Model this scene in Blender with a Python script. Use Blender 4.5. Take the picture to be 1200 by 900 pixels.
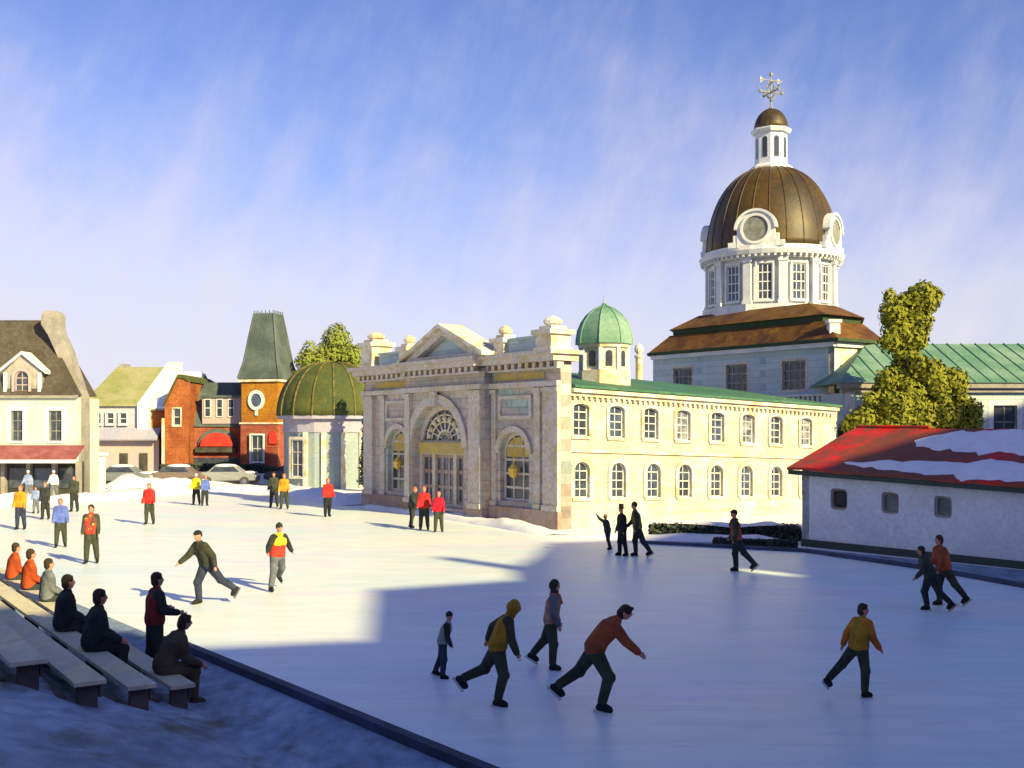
import bpy, bmesh, math, random
from math import sin, cos, tan, pi, radians, sqrt
from mathutils import Vector, Matrix, noise

random.seed(7)
for o in list(bpy.data.objects):
    bpy.data.objects.remove(o)
scn = bpy.context.scene
C = scn.collection

# ------------------------------------------------------------------ camera, sky, sun
FPX, CAMZ, HOR = 1287.0, 3.95, 505.0
cd = bpy.data.cameras.new('camera')
cam = bpy.data.objects.new('camera', cd)
C.objects.link(cam)
cam.location = (0, 0, CAMZ)
cam.rotation_euler = (pi / 2, 0, 0)
cd.sensor_width = 36
cd.lens = 36 * FPX / 1200
cd.shift_y = (HOR - 450) / 1200
cd.clip_end = 3000
scn.camera = cam
scn.render.resolution_x, scn.render.resolution_y = 1024, 768

SUN_EL = 25.0
SX, SY = 0.66, -0.7513            # horizontal direction towards the sun
w = bpy.data.worlds.new('World')
scn.world = w
w.use_nodes = True
nt = w.node_tree
nt.nodes.clear()
def N(nt, typ, **kw):
    n = nt.nodes.new(typ)
    for k, v in kw.items():
        setattr(n, k, v)
    return n
out = N(nt, 'ShaderNodeOutputWorld')
bg = N(nt, 'ShaderNodeBackground')
sky = N(nt, 'ShaderNodeTexSky', sky_type='NISHITA')
sky.sun_disc = False
sky.sun_elevation = radians(SUN_EL)
sky.sun_rotation = math.atan2(SX, SY)
sky.air_density = 1.0
sky.dust_density = 0.6
sky.ozone_density = 2.0
tc = N(nt, 'ShaderNodeTexCoord')
tint = N(nt, 'ShaderNodeMix', data_type='RGBA', blend_type='MULTIPLY')
tint.inputs[0].default_value = 1
tint.inputs[7].default_value = (0.60, 0.58, 0.86, 1)
nt.links.new(sky.outputs[0], tint.inputs[6])
# thin streaky cloud
s0_ = N(nt, 'ShaderNodeSeparateXYZ'); nt.links.new(tc.outputs['Generated'], s0_.inputs[0])
az_ = N(nt, 'ShaderNodeMath', operation='ARCTAN2'); nt.links.new(s0_.outputs[0], az_.inputs[0]); nt.links.new(s0_.outputs[1], az_.inputs[1])
el_ = N(nt, 'ShaderNodeMath', operation='ARCSINE'); nt.links.new(s0_.outputs[2], el_.inputs[0])
cv = N(nt, 'ShaderNodeCombineXYZ'); nt.links.new(az_.outputs[0], cv.inputs[0]); nt.links.new(el_.outputs[0], cv.inputs[1])
def streaks(rot, sx_, sy_, det):
    m1 = N(nt, 'ShaderNodeMapping'); m1.inputs['Rotation'].default_value = (0, 0, radians(rot)); nt.links.new(cv.outputs[0], m1.inputs[0])
    m2 = N(nt, 'ShaderNodeMapping'); m2.inputs['Scale'].default_value = (sx_, sy_, 1); nt.links.new(m1.outputs[0], m2.inputs[0])
    n = N(nt, 'ShaderNodeTexNoise'); n.inputs['Scale'].default_value = 1; n.inputs['Detail'].default_value = det; n.inputs['Roughness'].default_value = .62; n.inputs['Distortion'].default_value = .25
    nt.links.new(m2.outputs[0], n.inputs['Vector']); return n.outputs[0]
st1 = streaks(-52, 4.5, 13, 8); st2 = streaks(-75, 5, 17, 7); st3 = streaks(10, 2.2, 4.0, 4)
av = N(nt, 'ShaderNodeMath', operation='ADD'); nt.links.new(st1, av.inputs[0]); nt.links.new(st2, av.inputs[1])
av2 = N(nt, 'ShaderNodeMath', operation='MULTIPLY_ADD'); av2.inputs[1].default_value = .30; nt.links.new(av.outputs[0], av2.inputs[0])
av3 = N(nt, 'ShaderNodeMath', operation='MULTIPLY'); av3.inputs[1].default_value = .42; nt.links.new(st3, av3.inputs[0]); nt.links.new(av3.outputs[0], av2.inputs[2])
n1 = av2
sep = N(nt, 'ShaderNodeSeparateXYZ')
nt.links.new(tc.outputs['Generated'], sep.inputs[0])
el = N(nt, 'ShaderNodeMapRange')
el.inputs[1].default_value = 0.02
el.inputs[2].default_value = 0.38
el.inputs[3].default_value = 0.33
el.inputs[4].default_value = -0.13
nt.links.new(sep.outputs[2], el.inputs[0])
ad = N(nt, 'ShaderNodeMath', operation='ADD')
nt.links.new(n1.outputs[0], ad.inputs[0])
nt.links.new(el.outputs[0], ad.inputs[1])
cr = N(nt, 'ShaderNodeMapRange', interpolation_type='SMOOTHSTEP')
cr.inputs[1].default_value = 0.36
cr.inputs[2].default_value = 0.90
cr.inputs[4].default_value = 0.92
nt.links.new(ad.outputs[0], cr.inputs[0])
cm = N(nt, 'ShaderNodeMix', data_type='RGBA')
cm.inputs[7].default_value = (4.3, 4.1, 4.6, 1)
nt.links.new(cr.outputs[0], cm.inputs[0])
nt.links.new(tint.outputs[2], cm.inputs[6])
nt.links.new(cm.outputs[2], bg.inputs[0])
bg.inputs[1].default_value = 0.092
nt.links.new(bg.outputs[0], out.inputs[0])

sd = bpy.data.lights.new('sun', 'SUN')
sun = bpy.data.objects.new('sun', sd)
C.objects.link(sun)
sd.energy = 4.9
sd.angle = radians(0.8)
sd.color = (1.0, 0.82, 0.39)
ce = cos(radians(SUN_EL))
SV = Vector((SX * ce, SY * ce, sin(radians(SUN_EL))))
sun.rotation_euler = SV.to_track_quat('Z', 'Y').to_euler()
sun.location = (20, -20, 40)

scn.view_settings.view_transform = 'Standard'
scn.view_settings.look = 'None'
scn.view_settings.exposure = 1.07
scn.view_settings.gamma = 1
scn.view_settings.use_curve_mapping = False

# ------------------------------------------------------------------ helpers
Z = Vector((0, 0, 1))
def W(px, py, Y):
    return Vector(((px - 600) * Y / FPX, Y, CAMZ - (py - HOR) * Y / FPX))
def G(px, py, z=0.0):
    Y = (CAMZ - z) * FPX / (py - HOR)
    return Vector(((px - 600) * Y / FPX, Y, z))
def zat(py, Y):
    return CAMZ - (py - HOR) * Y / FPX
def xat(px, Y):
    return (px - 600) * Y / FPX

def root(name, loc, label, cat, group=None, rz=0):
    o = bpy.data.objects.new(name, None)
    o.empty_display_size = 0.3
    C.objects.link(o)
    o.location = loc
    o.rotation_euler = (0, 0, rz)
    o['label'] = label
    o['category'] = cat
    if group: o['group'] = group
    return o
def tag(o, label, cat, group=None):
    o['label'] = label
    o['category'] = cat
    if group: o['group'] = group
    return o
def base_of(p):
    v = Vector((0, 0, 0))
    while p is not None:
        v += Vector(p.location)
        p = p.parent
    return v
def link_mesh(name, me, mat, parent=None, smooth=False):
    """mesh coordinates are world coordinates; shifted so the parent chain cancels out"""
    if parent is not None and not parent.get('local'):
        b = base_of(parent)
        me.transform(Matrix.Translation(-b))
    mats = mat if isinstance(mat, (list, tuple)) else [mat]
    me.materials.clear()
    for m in mats: me.materials.append(m)
    if smooth:
        for p in me.polygons: p.use_smooth = True
    me.name = name
    o = bpy.data.objects.new(name, me)
    C.objects.link(o)
    if parent is not None:
        o.parent = parent
        if parent.get('local'): o['local'] = 1
    return o

class MB:
    def __init__(s):
        s.v, s.f, s.m = [], [], []
    def add(s, vs, fs, mi=0):
        b = len(s.v)
        s.v += [tuple(v) for v in vs]
        s.f += [tuple(b + i for i in f) for f in fs]
        s.m += [mi] * len(fs)
    def quad(s, a, b, c, d, mi=0):
        s.add([a, b, c, d], [(0, 1, 2, 3)], mi)
    def hexa(s, p, mi=0):       # 8 pts: 4 bottom ccw, 4 top
        s.add(p, [(3, 2, 1, 0), (4, 5, 6, 7), (0, 1, 5, 4), (1, 2, 6, 5), (2, 3, 7, 6), (3, 0, 4, 7)], mi)
    def box(s, lo, hi, mi=0):
        x0, y0, z0 = lo; x1, y1, z1 = hi
        s.hexa([(x0,y0,z0),(x1,y0,z0),(x1,y1,z0),(x0,y1,z0),(x0,y0,z1),(x1,y0,z1),(x1,y1,z1),(x0,y1,z1)], mi)
    def fbox(s, F, x0, x1, z0, z1, d0, d1, mi=0):
        s.hexa([F(x0,z0,d1),F(x1,z0,d1),F(x1,z0,d0),F(x0,z0,d0),F(x0,z1,d1),F(x1,z1,d1),F(x1,z1,d0),F(x0,z1,d0)], mi)
    def tube(s, pts, rad, n=8, mi=0, cap=True):
        pts = [Vector(p) for p in pts]
        if not isinstance(rad, (list, tuple)): rad = [rad] * len(pts)
        b = len(s.v)
        prev = None
        for i, p in enumerate(pts):
            t = (pts[min(i + 1, len(pts) - 1)] - pts[max(i - 1, 0)]).normalized()
            if prev is None:
                a = t.orthogonal().normalized()
            else:
                a = (prev - t * prev.dot(t)).normalized()
            prev = a
            c = t.cross(a)
            for k in range(n):
                q = 2 * pi * k / n
                s.v.append(tuple(p + (a * cos(q) + c * sin(q)) * rad[i]))
        for i in range(len(pts) - 1):
            for k in range(n):
                k2 = (k + 1) % n
                s.f.append((b + i*n + k, b + i*n + k2, b + (i+1)*n + k2, b + (i+1)*n + k)); s.m.append(mi)
        if cap:
            s.f.append(tuple(b + k for k in range(n))[::-1]); s.m.append(mi)
            e = b + (len(pts) - 1) * n
            s.f.append(tuple(e + k for k in range(n))); s.m.append(mi)
    def lathe(s, c, prof, n=24, a0=0.0, mi=0):
        b = len(s.v)
        for r, z in prof:
            for k in range(n):
                q = a0 + 2 * pi * k / n
                s.v.append((c[0] + r * cos(q), c[1] + r * sin(q), c[2] + z))
        for i in range(len(prof) - 1):
            for k in range(n):
                k2 = (k + 1) % n
                s.f.append((b + i*n + k, b + i*n + k2, b + (i+1)*n + k2, b + (i+1)*n + k)); s.m.append(mi)
        s.f.append(tuple(b + k for k in range(n))[::-1]); s.m.append(mi)
        e = b + (len(prof) - 1) * n
        s.f.append(tuple(e + k for k in range(n))); s.m.append(mi)
    def ell(s, c, r, n=12, rot=None, mi=0):
        b = len(s.v)
        c = Vector(c)
        R = rot or Matrix.Identity(3)
        m = n // 2
        s.v.append(tuple(c + R @ Vector((0, 0, -r[2]))))
        for i in range(1, m):
            ph = -pi / 2 + pi * i / m
            for k in range(n):
                q = 2 * pi * k / n
                s.v.append(tuple(c + R @ Vector((r[0]*cos(ph)*cos(q), r[1]*cos(ph)*sin(q), r[2]*sin(ph)))))
        s.v.append(tuple(c + R @ Vector((0, 0, r[2]))))
        top = len(s.v) - 1
        for k in range(n):
            k2 = (k + 1) % n
            s.f.append((b, b+1+k2, b+1+k)); s.m.append(mi)
            for i in range(m - 2):
                s.f.append((b+1+i*n+k, b+1+i*n+k2, b+1+(i+1)*n+k2, b+1+(i+1)*n+k)); s.m.append(mi)
            s.f.append((b+1+(m-2)*n+k, b+1+(m-2)*n+k2, top)); s.m.append(mi)
    def cap(s, p0, p1, r0, r1, n=10):   # capsule with taper
        p0, p1 = Vector(p0), Vector(p1)
        s.tube([p0, p1], [r0, r1], n)
        s.ell(p0, (r0,)*3, n)
        s.ell(p1, (r1,)*3, n)
    def mesh(s, name='m'):
        me = bpy.data.meshes.new(name)
        me.from_pydata(s.v, [], s.f)
        for p, i in zip(me.polygons, s.m): p.material_index = i
        me.update()
        return me
    def build(s, name, mat, parent=None, smooth=False, bevel=0):
        me = s.mesh(name)
        if bevel:
            bm = bmesh.new(); bm.from_mesh(me)
            bmesh.ops.remove_doubles(bm, verts=bm.verts, dist=1e-4)
            es = [e for e in bm.edges if len(e.link_faces) == 2 and e.calc_face_angle(0) > 0.6]
            bmesh.ops.bevel(bm, geom=es, offset=bevel, segments=1, affect='EDGES')
            bm.to_mesh(me); bm.free()
        return link_mesh(name, me, mat, parent, smooth)

def frame(o, u, n):
    o, u, n = Vector(o), Vector(u).normalized(), Vector(n).normalized()
    def F(x, z, d=0.0):
        return o + u * x + Z * z + n * d
    F.u, F.n, F.o = u, n, o
    return F

dg = None
def eval_mesh(ob):
    dgr = bpy.context.evaluated_depsgraph_get()
    me = bpy.data.meshes.new_from_object(ob.evaluated_get(dgr))
    return me

def plate(name, F, outer, holes, d0, d1, mat, parent=None, bevel=0.0):
    """slab with holes: outlines in (x, z) of the frame, from depth d0 to d1"""
    cu = bpy.data.curves.new('tmp', 'CURVE')
    cu.dimensions = '2D'
    cu.fill_mode = 'BOTH'
    cu.extrude = abs(d1 - d0) / 2
    for pts in [outer] + list(holes):
        sp = cu.splines.new('POLY')
        sp.points.add(len(pts) - 1)
        for i, p in enumerate(pts): sp.points[i].co = (p[0], p[1], 0, 1)
        sp.use_cyclic_u = True
    ob = bpy.data.objects.new('tmp', cu)
    C.objects.link(ob)
    me = eval_mesh(ob)
    bpy.data.objects.remove(ob); bpy.data.curves.remove(cu)
    mid = (d0 + d1) / 2
    flip = F.u.cross(Z).dot(F.n) < 0
    for v in me.vertices:
        x, z, d = v.co
        v.co = F(x, z, d + mid)
    if flip: me.flip_normals()
    return link_mesh(name, me, mat, parent)

def rect(x0, x1, z0, z1): return [(x0,z0),(x1,z0),(x1,z1),(x0,z1)]
def arch(x0, x1, z0, zs, rise, n=12):
    c, r = (x0 + x1) / 2, (x1 - x0) / 2
    pts = [(x0, z0), (x1, z0)]
    for i in range(n + 1):
        q = pi * i / n
        pts.append((c + r * cos(q), zs + rise * sin(q)))
    return pts
def inset_arch(x0, x1, z0, zs, rise, e): return arch(x0 + e, x1 - e, z0 + e, zs, max(rise - e, .02))
def window(F, x0, x1, z0, z1, mat, glass, parent, rise=0.0, nx=2, nz=3, d=0.0, fw=0.07, sill=True, name='window', surround=None, sw=.14, proud=.06):
    """framed sash set 0.1 behind the wall face d; arched when rise > 0"""
    zs = z1 - rise
    if rise > 0:
        outl = arch(x0, x1, z0, zs, rise); inn = inset_arch(x0, x1, z0, zs, rise, fw)
    else:
        outl = rect(x0, x1, z0, z1); inn = rect(x0+fw, x1-fw, z0+fw, z1-fw)
    wf = plate(name, F, outl, [inn], d-.14, d-.07, mat, parent)
    me = wf.data
    b = base_of(parent)
    mb = MB()
    bw = fw * .32
    for i in range(1, nx):
        x = x0 + (x1 - x0) * i / nx
        top = z1 - fw
        if rise > 0:
            c, r = (x0+x1)/2, (x1-x0)/2
            top = zs + rise * sqrt(max(0, 1 - ((x-c)/r)**2)) - fw
        mb.fbox(F, x-bw, x+bw, z0+fw, top, d-.13, d-.085)
    for k in range(1, nz):
        z = z0 + (z1 - z0) * k / nz
        xa, xb = x0 + fw, x1 - fw
        if z > zs and rise > 0:
            c, r = (x0+x1)/2, (x1-x0)/2
            hw = r * sqrt(max(0, 1 - ((z-zs)/rise)**2)) - fw
            xa, xb = c - hw, c + hw
        if xb > xa: mb.fbox(F, xa, xb, z-bw*1.2, z+bw*1.2, d-.128, d-.08)
    if mb.v:
        bm = bmesh.new(); bm.from_mesh(me)
        m2 = mb.mesh(); m2.transform(Matrix.Translation(-b))
        bm.from_mesh(m2); bm.to_mesh(me); bm.free()
    if rise > 0: go = arch(x0+.02, x1-.02, z0+.02, zs, rise-.02)
    else: go = rect(x0+.02, x1-.02, z0+.02, z1-.02)
    plate('pane', F, go, [], d-.125, d-.115, glass, wf)
    if sill:
        m = MB(); m.fbox(F, x0-.1, x1+.1, z0-.12, z0+.004, d-.06, d+.1); m.build('sill', surround or mat, wf)
    if surround:
        if rise > 0: so = arch(x0-sw, x1+sw, z0, zs, rise+sw)
        else: so = rect(x0-sw, x1+sw, z0, z1+sw)
        if rise > 0: si = arch(x0, x1, z0-.001, zs, rise)
        else: si = rect(x0, x1, z0-.001, z1)
        # ring open at the bottom
        oo = so[1:] if rise > 0 else [so[1], so[2], so[3]]
        if rise > 0:
            ring = [so[0]] + [si[0]] + si[:1:-1][0:0]
            ring = list(so[1:]) + [so[0], si[0]] + list(reversed(si[2:])) + [si[1]]
        else:
            ring = [so[1], so[2], so[3], so[0], si[0], si[3], si[2], si[1]]
        plate('surround', F, ring, [], d-.02, d+proud, surround, wf)
    return wf

# ------------------------------------------------------------------ materials
MATS = {}
def mat(name, base, alt=None, alt2=None, scale=1.2, rough=0.85, bump=0.25, bscale=14, spec=0.25, metal=0.0, stretch=(1,1,1), amt=(0.42, 0.62), amt2=(.55,.7), fine=0.12, course=None):
    """procedural surface: base colour, broken by two patch colours, fine brushy grain and relief"""
    if name in MATS: return MATS[name]
    m = bpy.data.materials.new(name); m.use_nodes = True
    nt = m.node_tree; L = nt.links
    b = nt.nodes['Principled BSDF']
    b.inputs['Roughness'].default_value = rough
    b.inputs['Specular IOR Level'].default_value = spec
    b.inputs['Metallic'].default_value = metal
    tc = N(nt, 'ShaderNodeTexCoord')
    mp = N(nt, 'ShaderNodeMapping'); mp.inputs['Scale'].default_value = stretch
    L.new(tc.outputs['Object'], mp.inputs[0])
    def nz(sc, det=5, off=0):
        n = N(nt, 'ShaderNodeTexNoise', noise_dimensions='4D'); n.inputs['Scale'].default_value = sc; n.inputs['Detail'].default_value = det
        n.inputs['W'].default_value = off
        n.inputs['Roughness'].default_value = .6
        L.new(mp.outputs[0], n.inputs['Vector']); return n.outputs[0]
    def mr(x, a, c, lo=0., hi=1.):
        r = N(nt, 'ShaderNodeMapRange'); r.inputs[1].default_value = a; r.inputs[2].default_value = c
        r.inputs[3].default_value = lo; r.inputs[4].default_value = hi
        L.new(x, r.inputs[0]); return r.outputs[0]
    def mix(f, a, c):
        x = N(nt, 'ShaderNodeMix', data_type='RGBA')
        if isinstance(f, float): x.inputs[0].default_value = f
        else: L.new(f, x.inputs[0])
        for i, s in ((6, a), (7, c)):
            if isinstance(s, tuple): x.inputs[i].default_value = (*s, 1)
            else: L.new(s, x.inputs[i])
        return x.outputs[2]
    col = tuple(base)
    if alt: col = mix(mr(nz(scale, off=1.7), *amt), col, tuple(alt))
    if alt2: col = mix(mr(nz(scale * 1.6, off=5.1), *amt2), col, tuple(alt2))
    joint = None
    if course:
        ux, uy, cw, chh, dark = course
        dt = N(nt, 'ShaderNodeVectorMath', operation='DOT_PRODUCT'); dt.inputs[1].default_value = (ux, uy, 0); L.new(tc.outputs['Object'], dt.inputs[0])
        sz = N(nt, 'ShaderNodeSeparateXYZ'); L.new(tc.outputs['Object'], sz.inputs[0])
        cb = N(nt, 'ShaderNodeCombineXYZ'); L.new(dt.outputs['Value'], cb.inputs[0]); L.new(sz.outputs[2], cb.inputs[1])
        bt = N(nt, 'ShaderNodeTexBrick'); bt.inputs['Scale'].default_value = 1; bt.inputs['Brick Width'].default_value = cw; bt.inputs['Row Height'].default_value = chh
        bt.inputs['Mortar Size'].default_value = chh*.06; bt.inputs['Mortar Smooth'].default_value = .3
        bt.inputs['Color1'].default_value = (1,1,1,1); bt.inputs['Color2'].default_value = (.84,.84,.84,1); bt.inputs['Mortar'].default_value = (dark,)*3+(1,)
        L.new(cb.outputs[0], bt.inputs[0])
        mm = N(nt, 'ShaderNodeMix', data_type='RGBA', blend_type='MULTIPLY'); mm.inputs[0].default_value = 1
        if isinstance(col, tuple): mm.inputs[6].default_value = (*col, 1)
        else: L.new(col, mm.inputs[6])
        L.new(bt.outputs['Color'], mm.inputs[7]); col = mm.outputs[2]; joint = bt.outputs['Fac']
    v = N(nt, 'ShaderNodeHueSaturation'); v.inputs['Saturation'].default_value = 1
    if isinstance(col, tuple): v.inputs['Color'].default_value = (*col, 1)
    else: L.new(col, v.inputs['Color'])
    L.new(mr(nz(bscale * .6, 4, 3.3), .25, .75, 1 - fine * 1.6, 1 + fine * 1.6), v.inputs['Value'])
    L.new(v.outputs[0], b.inputs['Base Color'])
    if bump:
        bp = N(nt, 'ShaderNodeBump'); bp.inputs['Strength'].default_value = bump; bp.inputs['Distance'].default_value = .03
        L.new(nz(bscale, 6, 8.2), bp.inputs['Height']); L.new(bp.outputs[0], b.inputs['Normal'])
    MATS[name] = m
    return m

snow = mat('snow', (.80,.79,.80), (.72,.74,.80), scale=.5, rough=.8, bump=.5, bscale=5, fine=.05)
def make_ice():
    m = mat('ice', (.79,.84,.80), (.62,.79,.82), (.74,.74,.86), scale=.30, rough=.40, bump=.10, bscale=3, spec=.35, stretch=(.32,.85,1), fine=.06, amt=(.42,.64), amt2=(.52,.7))
    nt = m.node_tree; b = nt.nodes['Principled BSDF']; L = nt.links
    tc = N(nt, 'ShaderNodeTexCoord'); src = b.inputs['Base Color'].links[0].from_socket; cur = src
    # skate scratches: long thin curved streaks in several directions
    for k, (rz, sc) in enumerate(((.3, .9), (-.5, .7), (1.2, .8), (2.1, 1.0))):
        mp = N(nt, 'ShaderNodeMapping'); mp.inputs['Rotation'].default_value = (0, 0, rz); mp.inputs['Scale'].default_value = (.12*sc, 3.2*sc, 1); mp.inputs['Location'].default_value = (k*7, k*3, 0)
        L.new(tc.outputs['Object'], mp.inputs[0])
        nz = N(nt, 'ShaderNodeTexNoise'); nz.inputs['Scale'].default_value = 1.0; nz.inputs['Detail'].default_value = 2; nz.inputs['Distortion'].default_value = .5; L.new(mp.outputs[0], nz.inputs['Vector'])
        a = N(nt, 'ShaderNodeMath', operation='SUBTRACT'); a.inputs[1].default_value = .5; L.new(nz.outputs[0], a.inputs[0])
        c = N(nt, 'ShaderNodeMath', operation='ABSOLUTE'); L.new(a.outputs[0], c.inputs[0])
        g = N(nt, 'ShaderNodeMapRange'); g.inputs[1].default_value = 0; g.inputs[2].default_value = .012; g.inputs[3].default_value = .42; g.inputs[4].default_value = 0; L.new(c.outputs[0], g.inputs[0])
        x = N(nt, 'ShaderNodeMix', data_type='RGBA'); L.new(g.outputs[0], x.inputs[0]); L.new(cur, x.inputs[6]); x.inputs[7].default_value = (.86,.87,.88,1) if k % 2 else (.55,.62,.70,1); cur = x.outputs[2]
    L.new(cur, b.inputs['Base Color'])
    return m
ice = make_ice()
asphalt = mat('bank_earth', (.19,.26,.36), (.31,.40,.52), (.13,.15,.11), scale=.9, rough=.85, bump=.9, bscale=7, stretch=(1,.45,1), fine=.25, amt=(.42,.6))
road_m = mat('road_surface', (.10,.105,.12), (.22,.23,.25), scale=.5, bump=.4)
kerb_m = mat('kerb_board', (.05,.06,.09), (.08,.09,.16), scale=1.0)
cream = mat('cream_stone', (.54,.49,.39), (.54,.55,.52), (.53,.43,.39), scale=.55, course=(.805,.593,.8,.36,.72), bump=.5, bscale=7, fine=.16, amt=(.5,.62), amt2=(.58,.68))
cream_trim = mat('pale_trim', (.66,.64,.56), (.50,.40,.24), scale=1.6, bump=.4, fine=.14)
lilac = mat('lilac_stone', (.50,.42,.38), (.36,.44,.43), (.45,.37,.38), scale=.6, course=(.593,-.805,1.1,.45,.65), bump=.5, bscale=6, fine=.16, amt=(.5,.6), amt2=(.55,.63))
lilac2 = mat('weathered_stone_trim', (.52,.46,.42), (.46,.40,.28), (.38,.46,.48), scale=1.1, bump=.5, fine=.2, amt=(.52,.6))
ochre = mat('ochre_reflection', (.50,.36,.08), (.40,.32,.16), scale=2.5, bump=.4)
plinth_m = mat('brown_plinth', (.30,.20,.16), (.38,.32,.30), scale=1.0, bump=.5)
bluewall = mat('blue_grey_stone', (.46,.56,.56), (.38,.50,.56), (.54,.58,.54), scale=.4, course=(.75,.66,.9,.4,.75), bump=.4, fine=.1)
greywall = mat('grey_white_render', (.76,.78,.77), (.66,.69,.70), (.70,.67,.63), scale=.5, bump=.35, fine=.1)
white_stone = mat('white_stone', (.64,.65,.64), (.50,.55,.62), scale=1.0, bump=.35, fine=.1)
white_paint = mat('white_paint', (.66,.67,.66), (.54,.57,.62), scale=2.0, bump=.2, fine=.08)
copper_brown = mat('brown_copper', (.070,.042,.005), (.034,.022,.010), (.085,.058,.005), scale=.35, rough=.5, bump=.4, bscale=6, spec=.4, fine=.2)
roof_brown = mat('rust_brown_roof', (.15,.072,.010), (.07,.030,.012), (.19,.105,.012), scale=.6, rough=.65, bump=.6, bscale=9, fine=.25)
green_roof = mat('green_copper', (.04,.13,.075), (.07,.17,.11), scale=.8, rough=.6, bump=.4, fine=.2)
green_pale = mat('pale_green_copper', (.10,.22,.155), (.20,.32,.25), scale=.5, rough=.6, bump=.4, fine=.15)
green_dark = mat('dark_green_shadow_line', (.03,.06,.035), (.05,.07,.03), scale=1)
slate = mat('grey_green_slate', (.062,.082,.078), (.10,.13,.125), scale=.6, bump=.5, fine=.2)
brown_slate = mat('dark_brown_slate', (.06,.048,.038), (.085,.075,.06), scale=.9, bump=.6, bscale=9, fine=.25)
olive_roof = mat('olive_roof', (.26,.27,.10), (.34,.33,.17), (.20,.24,.08), scale=.5, bump=.5, fine=.15)
olive_dome = mat('olive_dome', (.055,.072,.022), (.09,.10,.025), (.035,.06,.03), scale=.9, bump=.5, fine=.2)
rib_m = mat('dome_rib', (.16,.12,.045), (.05,.06,.02), scale=3)
brick_o = mat('orange_brick', (.32,.10,.03), (.22,.06,.02), (.34,.16,.07), scale=.8, course=(1,.3,.5,.18,1.5), bump=.6, bscale=10, fine=.2)
brick_y = mat('ochre_brick', (.36,.16,.012), (.28,.10,.02), scale=.9, course=(1,.3,.5,.18,1.4), bump=.6, bscale=10, fine=.2)
brick_r = mat('red_brick', (.24,.05,.025), (.30,.10,.06), scale=.8, course=(1,.3,.5,.18,1.5), bump=.6, bscale=10, fine=.2)
mint = mat('pale_green_render', (.44,.52,.42), (.52,.57,.51), scale=.6, bump=.35, fine=.07)
pinkwall = mat('pink_render', (.45,.34,.30), (.36,.31,.34), scale=.6, bump=.4, fine=.1)
lilacwall = mat('lilac_render', (.38,.38,.47), (.46,.44,.48), scale=.9, bump=.4)
taupe = mat('taupe_stone', (.30,.28,.25), (.22,.21,.19), scale=1.2, bump=.6)
awn_red = mat('faded_red_canvas', (.22,.06,.07), (.28,.11,.11), scale=1.2)
awn_lilac = mat('lilac_canvas', (.30,.31,.42), (.38,.34,.40), scale=.8)
bright_red = mat('bright_red_canvas', (.55,.03,.02), (.42,.05,.03), scale=2)
dark_shop = mat('dark_shopfront', (.035,.035,.03), (.08,.075,.06), scale=1.2, bump=.3)
glass_d = mat('dark_glass', (.030,.038,.06), (.06,.075,.10), scale=2.0, rough=.12, bump=.05, spec=.5, fine=.1)
glass_b = mat('blue_glass', (.07,.10,.17), (.03,.04,.07), scale=2.0, rough=.15, bump=.05, spec=.5, fine=.1)
glass_p = mat('curtained_glass', (.24,.25,.28), (.07,.08,.11), scale=3.0, rough=.3, bump=.05, spec=.5, amt=(.45,.55))
dial_m = mat('grey_dial', (.16,.17,.15), (.24,.25,.24), scale=3)
gold = mat('brass', (.75,.50,.08), (.6,.4,.05), scale=4, rough=.35, spec=.5)
iron = mat('grey_iron', (.30,.31,.28), (.14,.15,.13), scale=5, rough=.5)
metal = mat('steel', (.55,.56,.58), scale=5, rough=.3, metal=1, bump=0)
wood_p = mat('pale_plank', (.62,.56,.38), (.50,.50,.40), (.64,.55,.32), scale=1.0, bump=.4, bscale=14, stretch=(1,.3,1))
wood_d = mat('dark_timber', (.085,.075,.07), (.13,.11,.10), scale=1.5, bump=.5)
hedge_m = [mat('hedge_dark', (.06,.075,.06)), mat('hedge_mid', (.11,.125,.10)), mat('hedge_light', (.20,.21,.18))]
leaf_m = [mat('leaf_yellow', (.19,.20,.018)), mat('leaf_olive', (.11,.135,.02)), mat('leaf_dark', (.025,.040,.018)), mat('leaf_rust', (.26,.13,.015))]
leaf_g = [mat('leaf_bright', (.18,.22,.035)), mat('leaf_mid', (.10,.14,.03)), mat('leaf_deep', (.04,.06,.025))]
bark = mat('bark', (.10,.075,.05), (.06,.05,.04), scale=3, bump=.6)
red_roof = None
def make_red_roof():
    m = mat('red_sheet_roof', (.58,.014,.010), (.19,.05,.025), (.40,.03,.015), scale=.30, amt=(.45,.53), rough=.55, bump=.3, fine=.1)  # brown patches paint the roof's shaded red into its colour
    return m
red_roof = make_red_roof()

# ------------------------------------------------------------------ ground, rink, road
def sheet(name, pts, z, m, kind='structure'):
    bm = bmesh.new()
    vs = [bm.verts.new((p[0], p[1], z)) for p in pts]
    f = bm.faces.new(vs)
    if f.normal.z < 0 or True:
        bm.normal_update()
        if f.normal.z < 0: f.normal_flip()
    bmesh.ops.triangulate(bm, faces=bm.faces[:])
    me = bpy.data.meshes.new(name); bm.to_mesh(me); bm.free()
    o = link_mesh(name, me, m)
    o['kind'] = kind
    return o
sheet('ground', [(-900,-300),(900,-300),(900,1500),(-900,1500)], 0.0, snow)

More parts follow.
